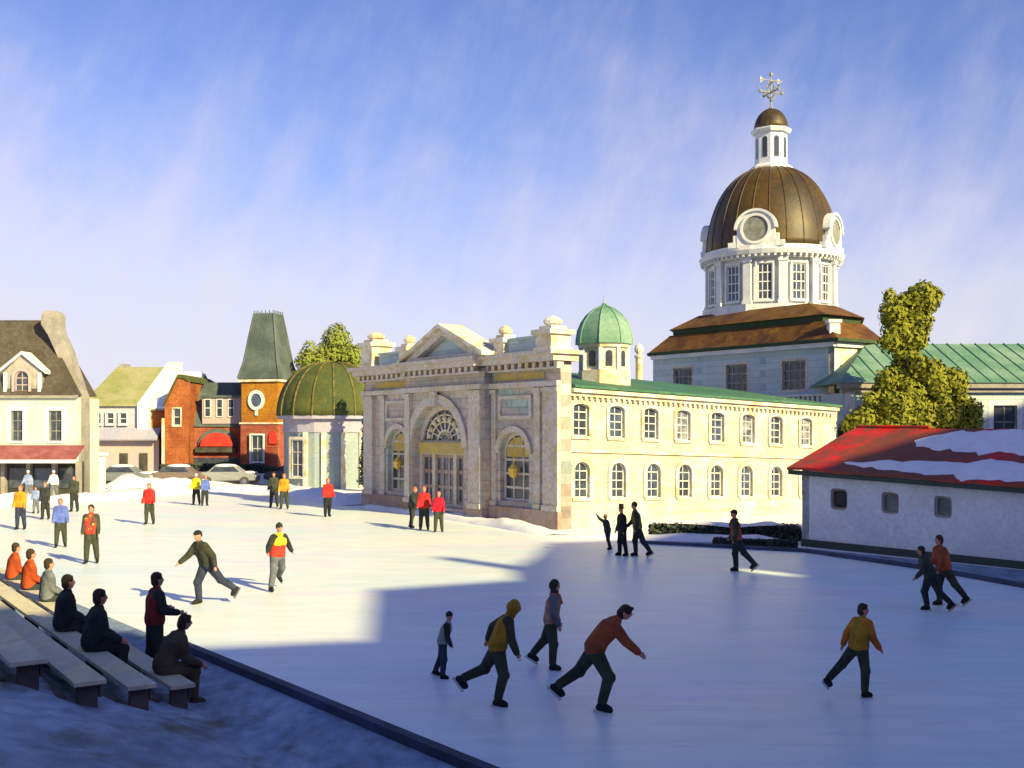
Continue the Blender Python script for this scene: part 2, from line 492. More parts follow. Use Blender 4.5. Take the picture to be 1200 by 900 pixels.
E0 = G(225, 765); E1 = G(545, 900)
ed = (E1 - E0).normalized()
Efar = E0 + ed * 22                 # rink edge running on past the camera
Eback = E0 - ed * 4
rink = [Efar, E0, E0 - ed*9, G(-120, 640), G(-40, 600), G(95, 591), G(240, 580), G(330, 580), G(432, 598), G(540, 614), G(650, 632),
        G(760, 638), G(940, 648), G(1080, 668), G(1200, 690), G(1330, 722), Vector((22, 6, 0)), Vector((22, Efar.y, 0))]
sheet('ice_rink', [(p.x, p.y) for p in rink], 0.012, ice)
# dark pavement round the stands
nB = Vector((-.79, -.61, 0))
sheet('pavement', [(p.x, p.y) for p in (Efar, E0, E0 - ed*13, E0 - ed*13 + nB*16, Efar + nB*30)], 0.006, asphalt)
road = sheet('road', [(-75, 75), (-16, 75), (-16, 86), (-75, 86)], 0.008, road_m)

def kerb(name, pts, width, h, m):
    mb = MB()
    for a, b in zip(pts[:-1], pts[1:]):
        a, b = Vector(a), Vector(b); t = (b - a).normalized(); n = Vector((-t.y, t.x, 0)) * width / 2
        a = a - t * width * .0; 
        mb.hexa([a-n, b-n, b+n, a+n, a-n+Z*h, b-n+Z*h, b+n+Z*h, a+n+Z*h])
    o = mb.build(name, m); o['kind'] = 'structure'; return o
kerb('rink_kerb', [Efar, E0 - ed*1.2], .16, .13, kerb_m)
kerb('rink_kerb', [G(752,637.5), G(940, 647)], .16, .12, kerb_m)
kerb('rink_kerb', [G(941.5,647), G(1080, 667), ], .16, .12, kerb_m)
kerb('rink_kerb', [G(1081.5,667.3), G(1200, 689), G(1330,721)], .16, .12, kerb_m)
# dark slush strip between the kerb and the grey shed
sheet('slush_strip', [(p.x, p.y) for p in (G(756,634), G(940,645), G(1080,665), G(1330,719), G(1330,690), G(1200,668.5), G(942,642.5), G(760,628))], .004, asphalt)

def berm(name, pts, width, h, m=snow, seed=0, cross=9, step=.35):
    pts = [Vector(p) for p in pts]
    path = []
    for a, b in zip(pts[:-1], pts[1:]):
        k = max(1, int((b - a).length / step))
        for i in range(k): path.append(a.lerp(b, i / k))
    path.append(pts[-1])
    vs, fs = [], []
    for i, p in enumerate(path):
        t = (path[min(i+3, len(path)-1)] - path[max(i-3, 0)]).normalized()
        n = Vector((-t.y, t.x, 0))
        e = min(1, min(i, len(path)-1-i) / 4)
        hh = h * (0.75 + .5 * noise.noise(Vector((i*.13, seed, 0)))) * (.2 + .8 * e)
        for k in range(cross):
            s = -1 + 2 * k / (cross - 1)
            q = p + n * s * width / 2 * (1 + .25 * noise.noise(Vector((i*.2, k*.5, seed+5))))
            zz = hh * max(0, 1 - s*s) ** .8 * (1 + .5 * noise.noise(Vector((i*.4, k*.9, seed+9)))) - .02
            vs.append((q.x, q.y, zz))
    for i in range(len(path)-1):
        for k in range(cross-1):
            fs.append((i*cross+k, (i+1)*cross+k, (i+1)*cross+k+1, i*cross+k+1))
    me = bpy.data.meshes.new(name); me.from_pydata(vs, [], fs)
    o = link_mesh(name, me, m, smooth=True); o['kind'] = 'structure'
    bm = bmesh.new(); bm.from_mesh(me); bmesh.ops.recalc_face_normals(bm, faces=bm.faces)
    bm.faces.ensure_lookup_table()
    if sum(f.normal.z for f in bm.faces) < 0: bmesh.ops.reverse_faces(bm, faces=bm.faces)
    bm.to_mesh(me); bm.free()
    return o
berm('snow_bank', [G(-60, 600), G(0, 590), G(95, 587), G(240, 575), G(330, 575), G(425, 592)], 3.0, .55, seed=1)
berm('snow_bank', [G(425, 593), G(540, 609), G(652, 627)], 1.3, .36, seed=4)
berm('snow_bank', [G(655, 628), G(760, 632), G(850, 634), G(937, 638)], 1.2, .30, seed=8)
berm('snow_bank', [G(120, 572), G(330, 566)], 3.2, .85, seed=12)

# ------------------------------------------------------------------ stone market hall: portico and long wing
U1 = Vector((.805, .593, 0)); U2 = Vector((-.593, .805, 0)); NP = -U1; NW = -U2
CC = Vector((1.95, 44, 0))
def tP(px):
    q = (px - 600) / FPX
    return (1.95 - 44*q) / (.593 + .805*q)
def tW(px):
    q = (px - 600) / FPX
    return (q*44 - 1.95) / (.805 - .593*q)
hall = root('market_hall', CC, 'long two-storey cream stone hall with arched portico front and green roof beside the rink', 'building')
FP = frame(CC, U2, NP)
PL = 16.1
arL = (11.7, 13.8); arR = (2.1, 4.15); arC = (6.35, 10.7)
holes = [arch(arR[0], arR[1], .95, 3.0, .9), arch(arL[0], arL[1], .95, 3.1, .95)]
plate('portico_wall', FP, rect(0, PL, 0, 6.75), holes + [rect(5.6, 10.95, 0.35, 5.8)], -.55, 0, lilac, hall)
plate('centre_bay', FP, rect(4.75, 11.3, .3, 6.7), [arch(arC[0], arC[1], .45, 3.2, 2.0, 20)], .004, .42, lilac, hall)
# plinth, pilasters
for q_ in ((-.08, 4.72, .72, .003, .22), (11.33, PL+.05, .75, .003, .22), (4.74, 6.2, .55, .1, .55), (10.8, 11.32, .55, .1, .55)):
    mb = MB(); mb.fbox(FP, q_[0], q_[1], 0, *q_[2:]); mb.build('plinth', plinth_m, hall)
for a, b, d, m in ((.0, .95, .18, lilac2), (1.25, 1.65, .10, lilac2), (4.36, 4.70, .10, lilac2), (4.85, 5.75, .6, lilac2), (10.75, 11.2, .6, lilac2), (11.34, 11.62, .1, lilac2), (14.0, 14.4, .1, lilac2), (15.1, 16.0, .18, lilac2)):
    mb = MB()
    z0 = .72 if d < .3 else .56
    dd = .003 if d < .3 else .425
    mb.fbox(FP, a, b, z0, 5.75, dd, d)
    mb.fbox(FP, a-.06, b+.06, 5.55, 5.72, d+.003, d+.08)
    mb.fbox(FP, a-.05, b+.05, z0, z0+.22, d+.003, d+.06)
    mb.build('pilaster', m, hall)
# recessed panels above the side arches, as raised frames
for a, b in ((1.85, 4.2), (11.75, 13.9)):
    plate('wall_panel', FP, rect(a, b, 4.45, 5.45), [rect(a+.16, b-.16, 4.6, 5.3)], .003, .09, lilac2, hall)
# archivolts
def ringarch(x0, x1, zs, rise, e, n=20):
    o_ = [(p[0], p[1]) for p in arch(x0-e, x1+e, zs, zs, rise+e, n)][2:]
    i_ = [(p[0], p[1]) for p in arch(x0, x1, zs, zs, rise, n)][2:]
    return o_ + list(reversed(i_))
plate('archivolt', FP, ringarch(*arC, 3.2, 2.0, .42), [], .424, .55, lilac2, hall)
plate('archivolt', FP, ringarch(*arR, 3.0, .9, .26), [], .003, .12, lilac2, hall)
plate('archivolt', FP, ringarch(*arL, 3.1, .95, .26), [], .003, .12, lilac2, hall)
mb = MB(); mb.fbox(FP, 8.3, 8.75, 5.1, 5.75, .55, .72); mb.build('keystone', lilac2, hall)
# entablature, dentils and cornice
mb = MB()
mb.fbox(FP, -.06, 4.7, 5.76, 5.98, .003, .26); mb.fbox(FP, 11.35, PL+.06, 5.76, 5.98, .003, .26); mb.fbox(FP, 4.7, 11.35, 5.76, 5.98, .2, .70)
mb.build('architrave', lilac2, hall)
mb = MB()
mb.fbox(FP, -.3, PL+.3, 6.76, 7.02, -.7, .62); mb.fbox(FP, -.45, PL+.45, 7.02, 7.18, -.8, .85); mb.fbox(FP, 4.6, 11.45, 7.021, 7.176, .86, 1.15); mb.fbox(FP, 4.7, 11.35, 6.763, 7.017, .63, 1.0)
mb.build('cornice', lilac2, hall)
mb = MB()
x = -.2
while x < PL + .2:
    dd = .0 if not (4.6 < x < 11.3) else .44
    mb.fbox(FP, x, x+.22, 6.52, 6.75, dd+.003, dd+.34); x += .48
mb.fbox(FP, -.2, 4.6, 6.46, 6.53, .003, .36); mb.fbox(FP, 4.62, 11.4, 6.46, 6.53, .43, .80); mb.fbox(FP, 11.45, PL+.2, 6.46, 6.53, .003, .36)
mb.build('dentils', lilac2, hall)
# frieze colour band
for q_ in (1.0, 11.5):
    mb = MB(); mb.fbox(FP, q_, q_+3.5, 6.10, 6.38, .003, .04); mb.build('frieze', ochre, hall)
# pediment
plate('pediment', FP, [(4.1, 7.19), (10.7, 7.19), (7.4, 8.62)], [[(5.2, 7.34), (9.6, 7.34), (7.4, 8.25)]], .1, .9, lilac2, hall)
plate('tympanum', FP, [(5.1, 7.25), (9.7, 7.25), (7.4, 8.3)], [], .25, .45, bluewall, hall)
mb = MB()
for s in (-1, 1):
    p = [FP(7.4, 8.60, -.2), FP(7.4, 8.60, 1.12), FP(7.4 + s*3.45, 7.19, 1.12), FP(7.4 + s*3.45, 7.19, -.2)]
    q = [v + Z*.17 for v in p]
    mb.hexa(p + q)
mb.build('raking_cornice', cream_trim, hall)
for a, b in ((1.3, 4.35), (11.45, 14.3)):
    mb = MB(); mb.fbox(FP, a, b, 7.185, 7.75, -.3, .2); mb.fbox(FP, a-.003, b+.003, 7.752, 7.86, -.38, .28); mb.build('parapet', bluewall, hall)
def pedestal(t, w, z1, d=.0):
    mb = MB(); h = w/2
    mb.fbox(FP, t-h, t+h, 7.19, z1-.4, d-h, d+h); mb.fbox(FP, t-h-.14, t+h+.14, z1-.4, z1-.2, d-h-.14, d+h+.14)
    mb.fbox(FP, t-h*.8, t+h*.8, z1-.198, z1-.05, d-h*.8, d+h*.8)
    mb.fbox(FP, t-h-.08, t+h+.08, 7.185, 7.33, d-h-.08, d+h+.08)
    c = FP(t, z1-.05, d); mb.lathe(c, [(h*.4,0),(h*.75,.1),(h*.8,.22),(h*.5,.34),(h*.12,.42)], 10)
    mb.build('roof_pedestal', cream_trim, hall)
pedestal(.62, 1.0, 8.25, -.1); pedestal(3.75, .75, 8.1, .0); pedestal(11.35, .75, 8.2, .2); pedestal(15.15, 1.15, 8.65, -.1)
# side arched windows with fanlights and lanterns
for (a, b), zs, rs in ((arR, 3.0, .9), (arL, 3.1, .95)):
    wd = window(FP, a+.0, b-.0, .95, zs+rs, lilac2, glass_d, hall, rise=rs, nx=3, nz=5, d=-.15, fw=.13)
    plate('fanlight', FP, arch(a+.16, b-.16, zs-.15, zs-.02, rs-.2), [], -.262, -.235, ochre, wd)  # ochre paints a reflection into the fanlight
    c = FP((a+b)/2, zs-.75, .05)
    mb = MB(); mb.lathe(c, [(.05,.34),(.14,.30),(.02,.42)][::-1][:0] or [(.04,-.30),(.16,-.22),(.22,.05),(.24,.08),(.10,.24),(.03,.34)], 8); mb.tube([c+Z*.3, FP((a+b)/2, zs+.35, -.05)], .025, 6)
    mb.build('hanging_lantern', gold, hall)
# great arch: screen of doors with an ochre lintel and traceried fanlight
a, b = arC
gd = plate('doorway_screen', FP, arch(a, b, .45, 3.2, 2.0, 20),
      [rect(a+.25, a+1.15, .6, 2.85), rect(a+1.4, a+2.95, .6, 2.85), rect(b-1.15, b-.25, .6, 2.85), arch(a+.35, b-.35, 3.5, 3.52, 1.4, 20)], -.15, .05, lilac2, hall)
mb = MB(); mb.fbox(FP, a+.15, b-.15, 2.9, 3.42, .053, .2); mb.build('lintel', ochre, gd)
for (x0, x1, k) in ((a+.25, a+1.15, 2), (a+1.4, a+2.95, 3), (b-1.15, b-.25, 2)):
    dr = plate('door', FP, rect(x0, x1, .6, 2.85), [rect(x0 + (x1-x0)*(i+.14)/k, x0 + (x1-x0)*(i+.86)/k, z0_, z0_+.56) for i in range(k) for z0_ in (.72, 1.42, 2.14)], -.12, -.06, plinth_m, gd)
    plate('door_glass', FP, rect(x0+.02, x1-.02, .62, 2.83), [], -.11, -.095, glass_b, dr)
fl = plate('fanlight', FP, arch(a+.35, b-.35, 3.5, 3.52, 1.4, 20), [], -.08, -.06, glass_d, gd)
mb = MB()
cx, cz = (a+b)/2, 3.52
for i in range(1, 8):
    q = pi * i / 8
    mb.tube([FP(cx + .3*cos(q), cz + .25*sin(q), -.03), FP(cx + (b-a-.7)/2*cos(q), cz + 1.4*sin(q), -.03)], .04, 5)
for rr in (.33, .62, .85):
    mb.tube([FP(cx + rr*(b-a-.7)/2*cos(pi*i/14), cz + rr*1.4*sin(pi*i/14), -.02) for i in range(15)], .05, 5)
for i in range(9):
    q = pi * (i+.5) / 9
    mb.ell(FP(cx + .73*(b-a-.7)/2*cos(q), cz + .73*1.4*sin(q), .0), (.14,.14,.14), 8)
mb.build('tracery', cream_trim, fl, smooth=True)

# the long wing (its far end sits slightly lower)
WL = 17.45
def FW_(x, z, d=0.0):
    return CC + U2*.15 + U1*x + Z*(z - .6*x/WL*min(1, (z+3)/5)) + NW*d
FW_.u, FW_.n, FW_.o = U1, NW, CC
FW = FW_
upx = [683,725,765,803,843,879,912,947]; lpx = [684,727,768,805,842,877,912,947]
wh = []
for i, p in enumerate(upx):
    t = tW(p); wh.append(('u', t, i))
for i, p in enumerate(lpx):
    t = tW(p); wh.append(('l', t, i))
hl = []
for k, t, i in wh:
    if k == 'u': hl.append(arch(t-.42, t+.42, 3.78, 4.95, .15, 8))
    else: hl.append(arch(t-.40, t+.40, 1.25, 2.40, .33, 8))
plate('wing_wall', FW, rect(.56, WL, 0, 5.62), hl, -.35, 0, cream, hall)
for k, t, i in wh:
    gl = [glass_d, glass_b, glass_d, glass_p, glass_b, glass_p, glass_d, glass_p][i] if k == 'u' else [glass_d, glass_d, glass_b, glass_d, glass_d, glass_b, glass_d, glass_d][i]
    if k == 'u': window(FW, t-.42, t+.42, 3.78, 5.10, white_paint, gl, hall, rise=.15, nx=2, nz=4, d=-.02, fw=.05, surround=cream_trim, sw=.15, proud=.10)
    else: window(FW, t-.40, t+.40, 1.25, 2.73, white_paint, gl, hall, rise=.33, nx=2, nz=4, d=-.02, fw=.05, surround=cream_trim, sw=.18, proud=.10)
mb = MB(); mb.fbox(FW, .57, WL, 3.12, 3.24, .003, .10); mb.build('string_course', cream_trim, hall)
mb = MB(); mb.fbox(FW, .57, WL, 0, .55, .003, .09); mb.build('plinth', cream, hall)
mb = MB(); mb.fbox(FW, .57, WL+.1, 5.40, 5.55, .003, .14); mb.fbox(FW, .57, WL+.15, 5.55, 5.72, .003, .30)
x = .7
while x < WL: mb.fbox(FW, x, x+.12, 5.27, 5.395, .003, .12); x += .3
mb.build('eaves_cornice', cream_trim, hall)
mb = MB(); mb.fbox(FW, WL, WL+.35, 0, 5.6, -15.5, -.003); mb.fbox(FW, .56, WL, 0, 5.6, -15.8, -15.45); mb.build('rear_walls', cream, hall)
# roof
def FWr(x, z, d): return FW_(x, z, d)
mb = MB()
seg = 16
for i in range(seg):
    x0, x1 = .57 + (WL-.3)*i/seg, .57 + (WL-.3)*(i+1)/seg
    r0, r1 = 7.05 - .25*i/seg, 7.05 - .25*(i+1)/seg
    mb.hexa([FWr(x0,5.73,.38), FWr(x1,5.73,.38), FWr(x1,r1,-7.6), FWr(x0,r0,-7.6), FWr(x0,5.83,.38), FWr(x1,5.83,.38), FWr(x1,r1+.12,-7.6), FWr(x0,r0+.12,-7.6)])
    mb.hexa([FWr(x0,r0,-7.6), FWr(x1,r1,-7.6), FWr(x1,5.73,-16), FWr(x0,5.73,-16), FWr(x0,r0+.12,-7.6), FWr(x1,r1+.12,-7.6), FWr(x1,5.83,-16), FWr(x0,5.83,-16)])
mb.build('roof', green_roof, hall)

# roof turret of the hall
def polyring(c, r, n, a0): return [Vector((c[0] + r*cos(a0 + 2*pi*k/n), c[1] + r*sin(a0 + 2*pi*k/n), c[2])) for k in range(n)]
TC = Vector((xat(708, 49), 49, 0)); tz = zat(438, 49)
TA = radians(-90 + 8)
tu = MB(); tu.lathe((TC.x, TC.y, 0), [(1.18, tz-.9), (1.18, tz+.12), (1.05, tz+.14), (1.05, tz+1.12), (1.16, tz+1.14), (1.2, tz+1.3)], 8, TA + pi/8)
tur = tu.build('turret', cream_trim, hall)
for k in range(8):
    q = TA + 2*pi*k/8
    n_ = Vector((cos(q), sin(q), 0)); u_ = Vector((-n_.y, n_.x, 0))
    F_ = frame(TC + n_*(1.05*cos(pi/8)+.02), u_, n_)
    plate('louvre', F_, arch(-.15, .15, tz+.3, tz+.85, .15, 8), [], -.03, .01, glass_d, tur)
    mb = MB(); q2 = q + pi/8; pv = TC + Vector((cos(q2), sin(q2), 0))*1.06; mb.tube([pv+Z*(tz+.14), pv+Z*(tz+1.13)], .09, 6); mb.build('colonnette', white_stone, tur)
pf = [(1.28, 0), (1.27, .25), (1.2, .62), (1.05, .98), (.8, 1.32), (.5, 1.56), (.2, 1.7), (.08, 1.78)]
mb = MB(); mb.lathe((TC.x, TC.y, tz+1.3), pf, 8, TA + pi/8)
for k in range(8):
    q = TA + pi/8 + 2*pi*k/8
    mb.tube([TC + Vector((cos(q)*r, sin(q)*r, tz+1.3+z)) for r, z in pf], .035, 5)
cup = mb.build('cupola', green_pale, tur)
mb = MB(); mb.lathe((TC.x, TC.y, tz+3.05), [(.03,0),(.09,.08),(.03,.16),(.015,.4)], 8); mb.build('finial', iron, tur)
# little ball finial on the roof ridge to the right
fp = W(749, 436, 50.5); mb = MB(); mb.lathe((fp.x, fp.y, 0), [(.16,6.3),(.16,7.3),(.22,7.32),(.22,7.42),(.08,7.46),(.20,7.6),(.22,7.74),(.16,7.88),(.04,7.96)], 10); mb.build('chimney', cream_trim, hall)

# ------------------------------------------------------------------ domed town hall behind
BC = Vector((18.2, 62, 0)); EZ = 9.0
town = root('domed_town_hall', BC, 'blue-grey town hall with rust-brown stepped roof and white drum under a big brown dome', 'building')
def tB(px):
    q = (px-600)/FPX
    return (18.2 - 62*q)/(.593 + .805*q)
FB = frame(BC, U2, NP)
def bp(u1, u2, z): return BC + U1*u1 + U2*u2 + Z*z
foot = [(0,0), (4.3,0), (12,6), (12,16), (2.5,16.5), (0,14.7)]
fc = (7.0, 10.3)
wxs = [tB(930), tB(863), tB(800)]
hl = [rect(t-.85, t+.85, 6.35, 8.05) for t in wxs]
plate('main_wall', FB, rect(0, 14.7, 0, EZ), hl, -.4, 0, bluewall, town)
for t in wxs: window(FB, t-.85, t+.85, 6.35, 8.05, iron, glass_d, town, nx=4, nz=3, d=-.05, surround=lilac2, fw=.10)
FB2 = frame(BC, U1, NW)
plate('side_wall', FB2, rect(0.0, 4.3, 0, EZ), [], -.4, -.003, cream_trim, town)  # paler colour paints this face as sunlit beside the blue-grey shaded wall
mb = MB()
for i in range(1, 5):
    p, q = foot[i], foot[(i+1) % 6]
    a, b = bp(*p, 0), bp(*q, 0)
    t = (b-a).normalized(); n = Vector((t.y, -t.x, 0))
    inn = (bp(*fc, 0) - a).dot(n)
    if inn > 0: n = -n
    mb.hexa([a, b, b-n*.4, a-n*.4, a+Z*EZ, b+Z*EZ, b-n*.4+Z*EZ, a-n*.4+Z*EZ])
mb.build('back_walls', bluewall, town)
mb = MB(); mb.fbox(FB, -.12, 14.7, 8.72, 8.98, .003, .22); mb.fbox(FB2, .0, 4.3, 8.72, 8.98, .003, .2); mb.build('cornice', white_stone, town)
mb = MB()
mb.fbox(FB, .1, 9.2, 5.95, 6.05, .05, .4); mb.fbox(FB, .1, 9.2, 5.45, 5.55, .05, .4)
x = .2
while x < 9.1: mb.fbox(FB, x, x+.14, 5.55, 5.95, .12, .3); x += .34
mb.fbox(FB, .0, 9.4, 5.2, 5.44, .003, .5)
mb.build('balustrade', white_stone, town)
def tier(s0, z0, s1, z1, ov0=0, ov1=0):
    m = MB()
    A = [bp(fc[0] + (p[0]-fc[0])*s0, fc[1] + (p[1]-fc[1])*s0, z0) for p in foot]
    B = [bp(fc[0] + (p[0]-fc[0])*s1, fc[1] + (p[1]-fc[1])*s1, z1) for p in foot]
    n = len(A)
    m.add(A + B, [tuple(range(n)), tuple(range(2*n-1, n-1, -1))] + [(i, (i+1) % n, n+(i+1) % n, n+i) for i in range(n)])
    return m
def fix(o):
    bm = bmesh.new(); bm.from_mesh(o.data); bmesh.ops.recalc_face_normals(bm, faces=bm.faces); bm.to_mesh(o.data); bm.free(); return o
fix(tier(1.05, EZ, 1.05, EZ+.18).build('eaves_band', green_dark, town))
zDb = zat(364, 70)
rf = fix(tier(1.04, EZ+.18, .86, 10.35).build('roof', roof_brown, town))
fix(tier(.83, 10.2, .84, 10.72).build('roof_step', green_dark, town))  # dark green paints in the shadow line below the upper roof
fix(tier(.87, 10.73, .62, zDb+.1).build('upper_roof', roof_brown, town))
for t_, u_ in ((.4, .45),):
    mb = MB(); c = bp(u_, t_, 9.0); mb.box((c.x-.3, c.y-.3, 9.0), (c.x+.3, c.y+.3, 10.1)); mb.box((c.x-.38, c.y-.38, 10.1), (c.x+.38, c.y+.38, 10.28)); mb.build('chimney', white_stone, town)
# drum
DC = bp(fc[0], fc[1], 0) - Vector((.17, 0, 0))
DR = 78 * DC.y / FPX
DF = DC.y - DR*.93
zD0 = zat(362, DF); zD1 = zat(301, DF); zD2 = zat(288, DF)
cpx = 600 + DC.x*FPX/DC.y
print('dome centre px', cpx, 'R', DR)
dr = MB(); dr.lathe((DC.x, DC.y, 0), [(DR*1.02, zD0-1.2), (DR*1.02, zD0+.35), (DR*.93, zD0+.37), (DR*.93, zD1), ], 12, radians(-90-18.5+15))
drum = dr.build('drum', white_stone, town)
for k in range(12):
    q = radians(-90 - 18.5 + 30*k)
    n_ = Vector((cos(q), sin(q), 0)); u_ = Vector((-n_.y, n_.x, 0))
    F_ = frame(DC + n_*(DR*.93*cos(pi/12)), u_, n_)
    h0, h1 = zD0+.62, zD1-.35
    wf = window(F_, -.48, .48, h0, h1, white_paint, [glass_d, glass_b][k % 2], drum, nx=3, nz=4, d=.16, fw=.09, surround=white_stone, sw=.12, proud=.05)
    q2 = q + pi/12
    n2 = Vector((cos(q2), sin(q2), 0)); F2 = frame(DC + n2*(DR*.93-.06), Vector((-n2.y, n2.x, 0)), n2)
    mb = MB(); mb.fbox(F2, -.26, .26, zD0+.38, zD1, 0, .26); mb.fbox(F2, -.32, .32, zD1-.25, zD1-.003, .0, .33); mb.fbox(F2, -.32, .32, zD0+.375, zD0+.6, .0, .33)
    mb.build('pilaster', white_stone, drum)
mb = MB(); mb.lathe((DC.x, DC.y, 0), [(DR*.98, zD1), (DR*1.0, zD1+.2), (DR*1.05, zD1+.22), (DR*1.07, zD1+.5), (DR*1.0, zD1+.52), (DR*1.0, zD2+.12), (DR*.9, zD2+.14)], 36)
for k in range(72):
    q = 2*pi*k/72; n_ = Vector((cos(q), sin(q), 0)); F_ = frame(DC+n_*DR*1.0, Vector((-n_.y, n_.x, 0)), n_); mb.fbox(F_, -.07, .07, zD1+.06, zD1+.2, -.02, .2)
mb.build('drum_cornice', white_stone, drum)
# dome
RD = 75.5*DC.y/FPX; HD = zat(197, DC.y) - zD2
prof = []
for i in range(19):
    q = pi/2*i/18
    prof.append((max(.5, RD*cos(q)**.86), HD*sin(q)))
mb = MB(); mb.lathe((DC.x, DC.y, zD2+.02), prof, 48)
dome = mb.build('dome', copper_brown, town, smooth=True)
mb = MB()
for k in range(24):
    q = 2*pi*k/24
    mb.tube([(DC.x + r*cos(q), DC.y + r*sin(q), zD2+.02+z) for r, z in prof[:-1]], .045, 5)
mb.build('dome_seams', copper_brown, dome, smooth=True)
for ang in (-26, 55, 145, -117):
    q = radians(-90 + ang)
    n_ = Vector((cos(q), sin(q), 0)); u_ = Vector((-n_.y, n_.x, 0))
    F_ = frame(DC + n_*(RD*1.0), u_, n_)
    zc = zD2 + 1.15
    body = plate('dormer', F_, arch(-1.22, 1.22, zD2-.0, zc, 1.12, 20), [], -2.6, .02, white_stone, dome)
    plate('dormer_ring', F_, [( 0.98*cos(2*pi*i/28), zc + 0.98*sin(2*pi*i/28)) for i in range(28)], [[( 0.82*cos(2*pi*i/28), zc + 0.82*sin(2*pi*i/28)) for i in range(28)]], .02, .13, white_paint, body)
    plate('round_window', F_, [( 0.82*cos(2*pi*i/28), zc + 0.82*sin(2*pi*i/28)) for i in range(28)], [], .023, .05, dial_m, body)
    plate('hood', F_, ringarch(-1.22, 1.22, zc, 1.12, .16), [], -2.2, .16, white_stone, body)
    for s in (-1, 1):
        mb = MB(); mb.fbox(F_, s*1.52-.28, s*1.52+.28, zD2, zD2+.35, -.6, .0); mb.fbox(F_, s*1.34-.13, s*1.34+.13, zD2+.35, zD2+.8, -.6, -.02); mb.build('scroll', white_stone, body)
# lantern
zL0 = zat(200, DC.y); zL1 = zat(153, DC.y); RL = 19.5*DC.y/FPX
mb = MB(); mb.lathe((DC.x, DC.y, 0), [(RL*1.3, zL0-.5), (RL*1.3, zL0+.1), (RL*1.12, zL0+.3), (RL*.95, zL0+.32), (RL*.95, zL1-.3), (RL*1.1, zL1-.28), (RL*1.2, zL1-.1), (RL*1.2, zL1), (RL*.9, zL1+.02)], 8, radians(-90+22.5+8))
lan = mb.build('lantern', white_stone, town)
for k in range(8):
    q = radians(-90 + 8 + 45*k - 0)
    n_ = Vector((cos(q), sin(q), 0)); F_ = frame(DC + n_*(RL*.95*cos(pi/8)), Vector((-n_.y, n_.x, 0)), n_)
    plate('lantern_window', F_, arch(-.17, .17, zL0+.75, zL1-.75, .17, 8), [], -.02, .02, glass_d, lan)
RS = 19.5*DC.y/FPX
mb = MB(); mb.lathe((DC.x, DC.y, zL1+.02), [(RS*cos(pi/2*i/10)+.02, RS*1.28*sin(pi/2*i/10)) for i in range(11)], 24); mb.build('small_dome', copper_brown, lan, smooth=True)
zt = zL1 + RS*1.28
mb = MB()
mb.lathe((DC.x, DC.y, zt), [(.12,-.1),(.17,.08),(.06,.2),(.05,.5),(.14,.62),(.05,.74),(.04,2.2),(.13,2.3),(.12,2.42),(.02,2.55)], 8)
c = DC + Z*zt
for ang in (0, 90):
    d_ = Vector((cos(radians(ang+20)), sin(radians(ang+20)), 0))
    mb.tube([c+Z*1.15-d_*.85, c+Z*1.15+d_*.85], .05, 6)
    for s in (-1, 1):
        e = c+Z*1.15+d_*s*.85
        mb.ell(e, (.12,.12,.12), 8)
        mb.tube([e, e+Z*.22+d_*s*.12, e+Z*.3+d_*s*.02], .045, 5)
        mb.tube([c+Z*1.15+d_*s*.15, c+Z*1.5+d_*s*.4, c+Z*1.75+d_*s*.2, c+Z*1.9], .04, 5)
        mb.tube([c+Z*1.15+d_*s*.5, c+Z*.85+d_*s*.35, c+Z*.75], .04, 5)
d_ = Vector((.94,.34,0))
mb.tube([c+Z*1.95-d_*.75, c+Z*1.95+d_*.75], .04, 6)
mb.add([c+Z*1.95+d_*.9, c+Z*2.15+d_*.5, c+Z*1.75+d_*.5], [(0,1,2)]); mb.add([c+Z*1.95-d_*.5, c+Z*2.2-d_*.85, c+Z*1.7-d_*.85], [(0,1,2)])
mb.build('weathervane', iron, lan)

# ------------------------------------------------------------------ green-roofed wing at the far right
GB = Vector((xat(990, 58), 58, 0))
gb = root('green_roofed_building', GB, 'blue-grey building under a long pale green copper roof at the right edge behind the tree', 'building')
FG = frame(GB, (1,0,0), (0,-1,0))
gz = zat(460, 58); gr = zat(403, 63.5)
gl_ = 22.0
gx = [xat(p, 58) - GB.x for p in (1040, 1110, 1178)] + [xat(1178,58)-GB.x+3.4, xat(1178,58)-GB.x+6.8]
plate('wall', FG, rect(0, gl_, 0, gz), [rect(x-.62, x+.62, 3.55, 5.3) for x in gx], -.4, 0, bluewall, gb)
for x in gx:
    window(FG, x-.62, x+.62, 3.55, 5.3, iron, glass_d, gb, nx=2, nz=2, d=-.04, surround=white_stone, sw=.28)
for x in (.0, ):
    mb = MB(); mb.fbox(FG, x, x+.5, 0, gz, .003, .12); mb.build('corner_pier', white_stone, gb)
mb = MB(); mb.fbox(FG, -.2, gl_, gz-.003, gz+.22, -.3, .25); mb.fbox(FG, -.35, gl_, gz+.22, gz+.5, -.3, .45); mb.build('cornice', taupe, gb)
mb = MB()
e0 = gz + .5
A = [FG(-.45, e0, .55), FG(gl_, e0, .55), FG(gl_, e0, -11.5), FG(-.45, e0, -11.5)]
R0, R1 = FG(2.9, gr, -5.5), FG(gl_, gr, -5.5)
mb.add(A + [R0, R1], [(0,1,5,4), (2,3,4,5), (3,0,4), (1,2,5), (3,2,1,0)])
rfo = mb.build('roof', green_pale, gb)
mb = MB()
for i in range(26):
    x = 1.0 + i*.82
    tx = max(x, 2.9)
    k = min(1, (x+.45)/3.35)
    mb.tube([FG(x, e0+.03, .5), FG(x if x > 2.9 else x, e0+.03+(gr-e0)*k, .55-6.05*k)], .045, 4)
mb.build('roof_seams', green_pale, rfo)
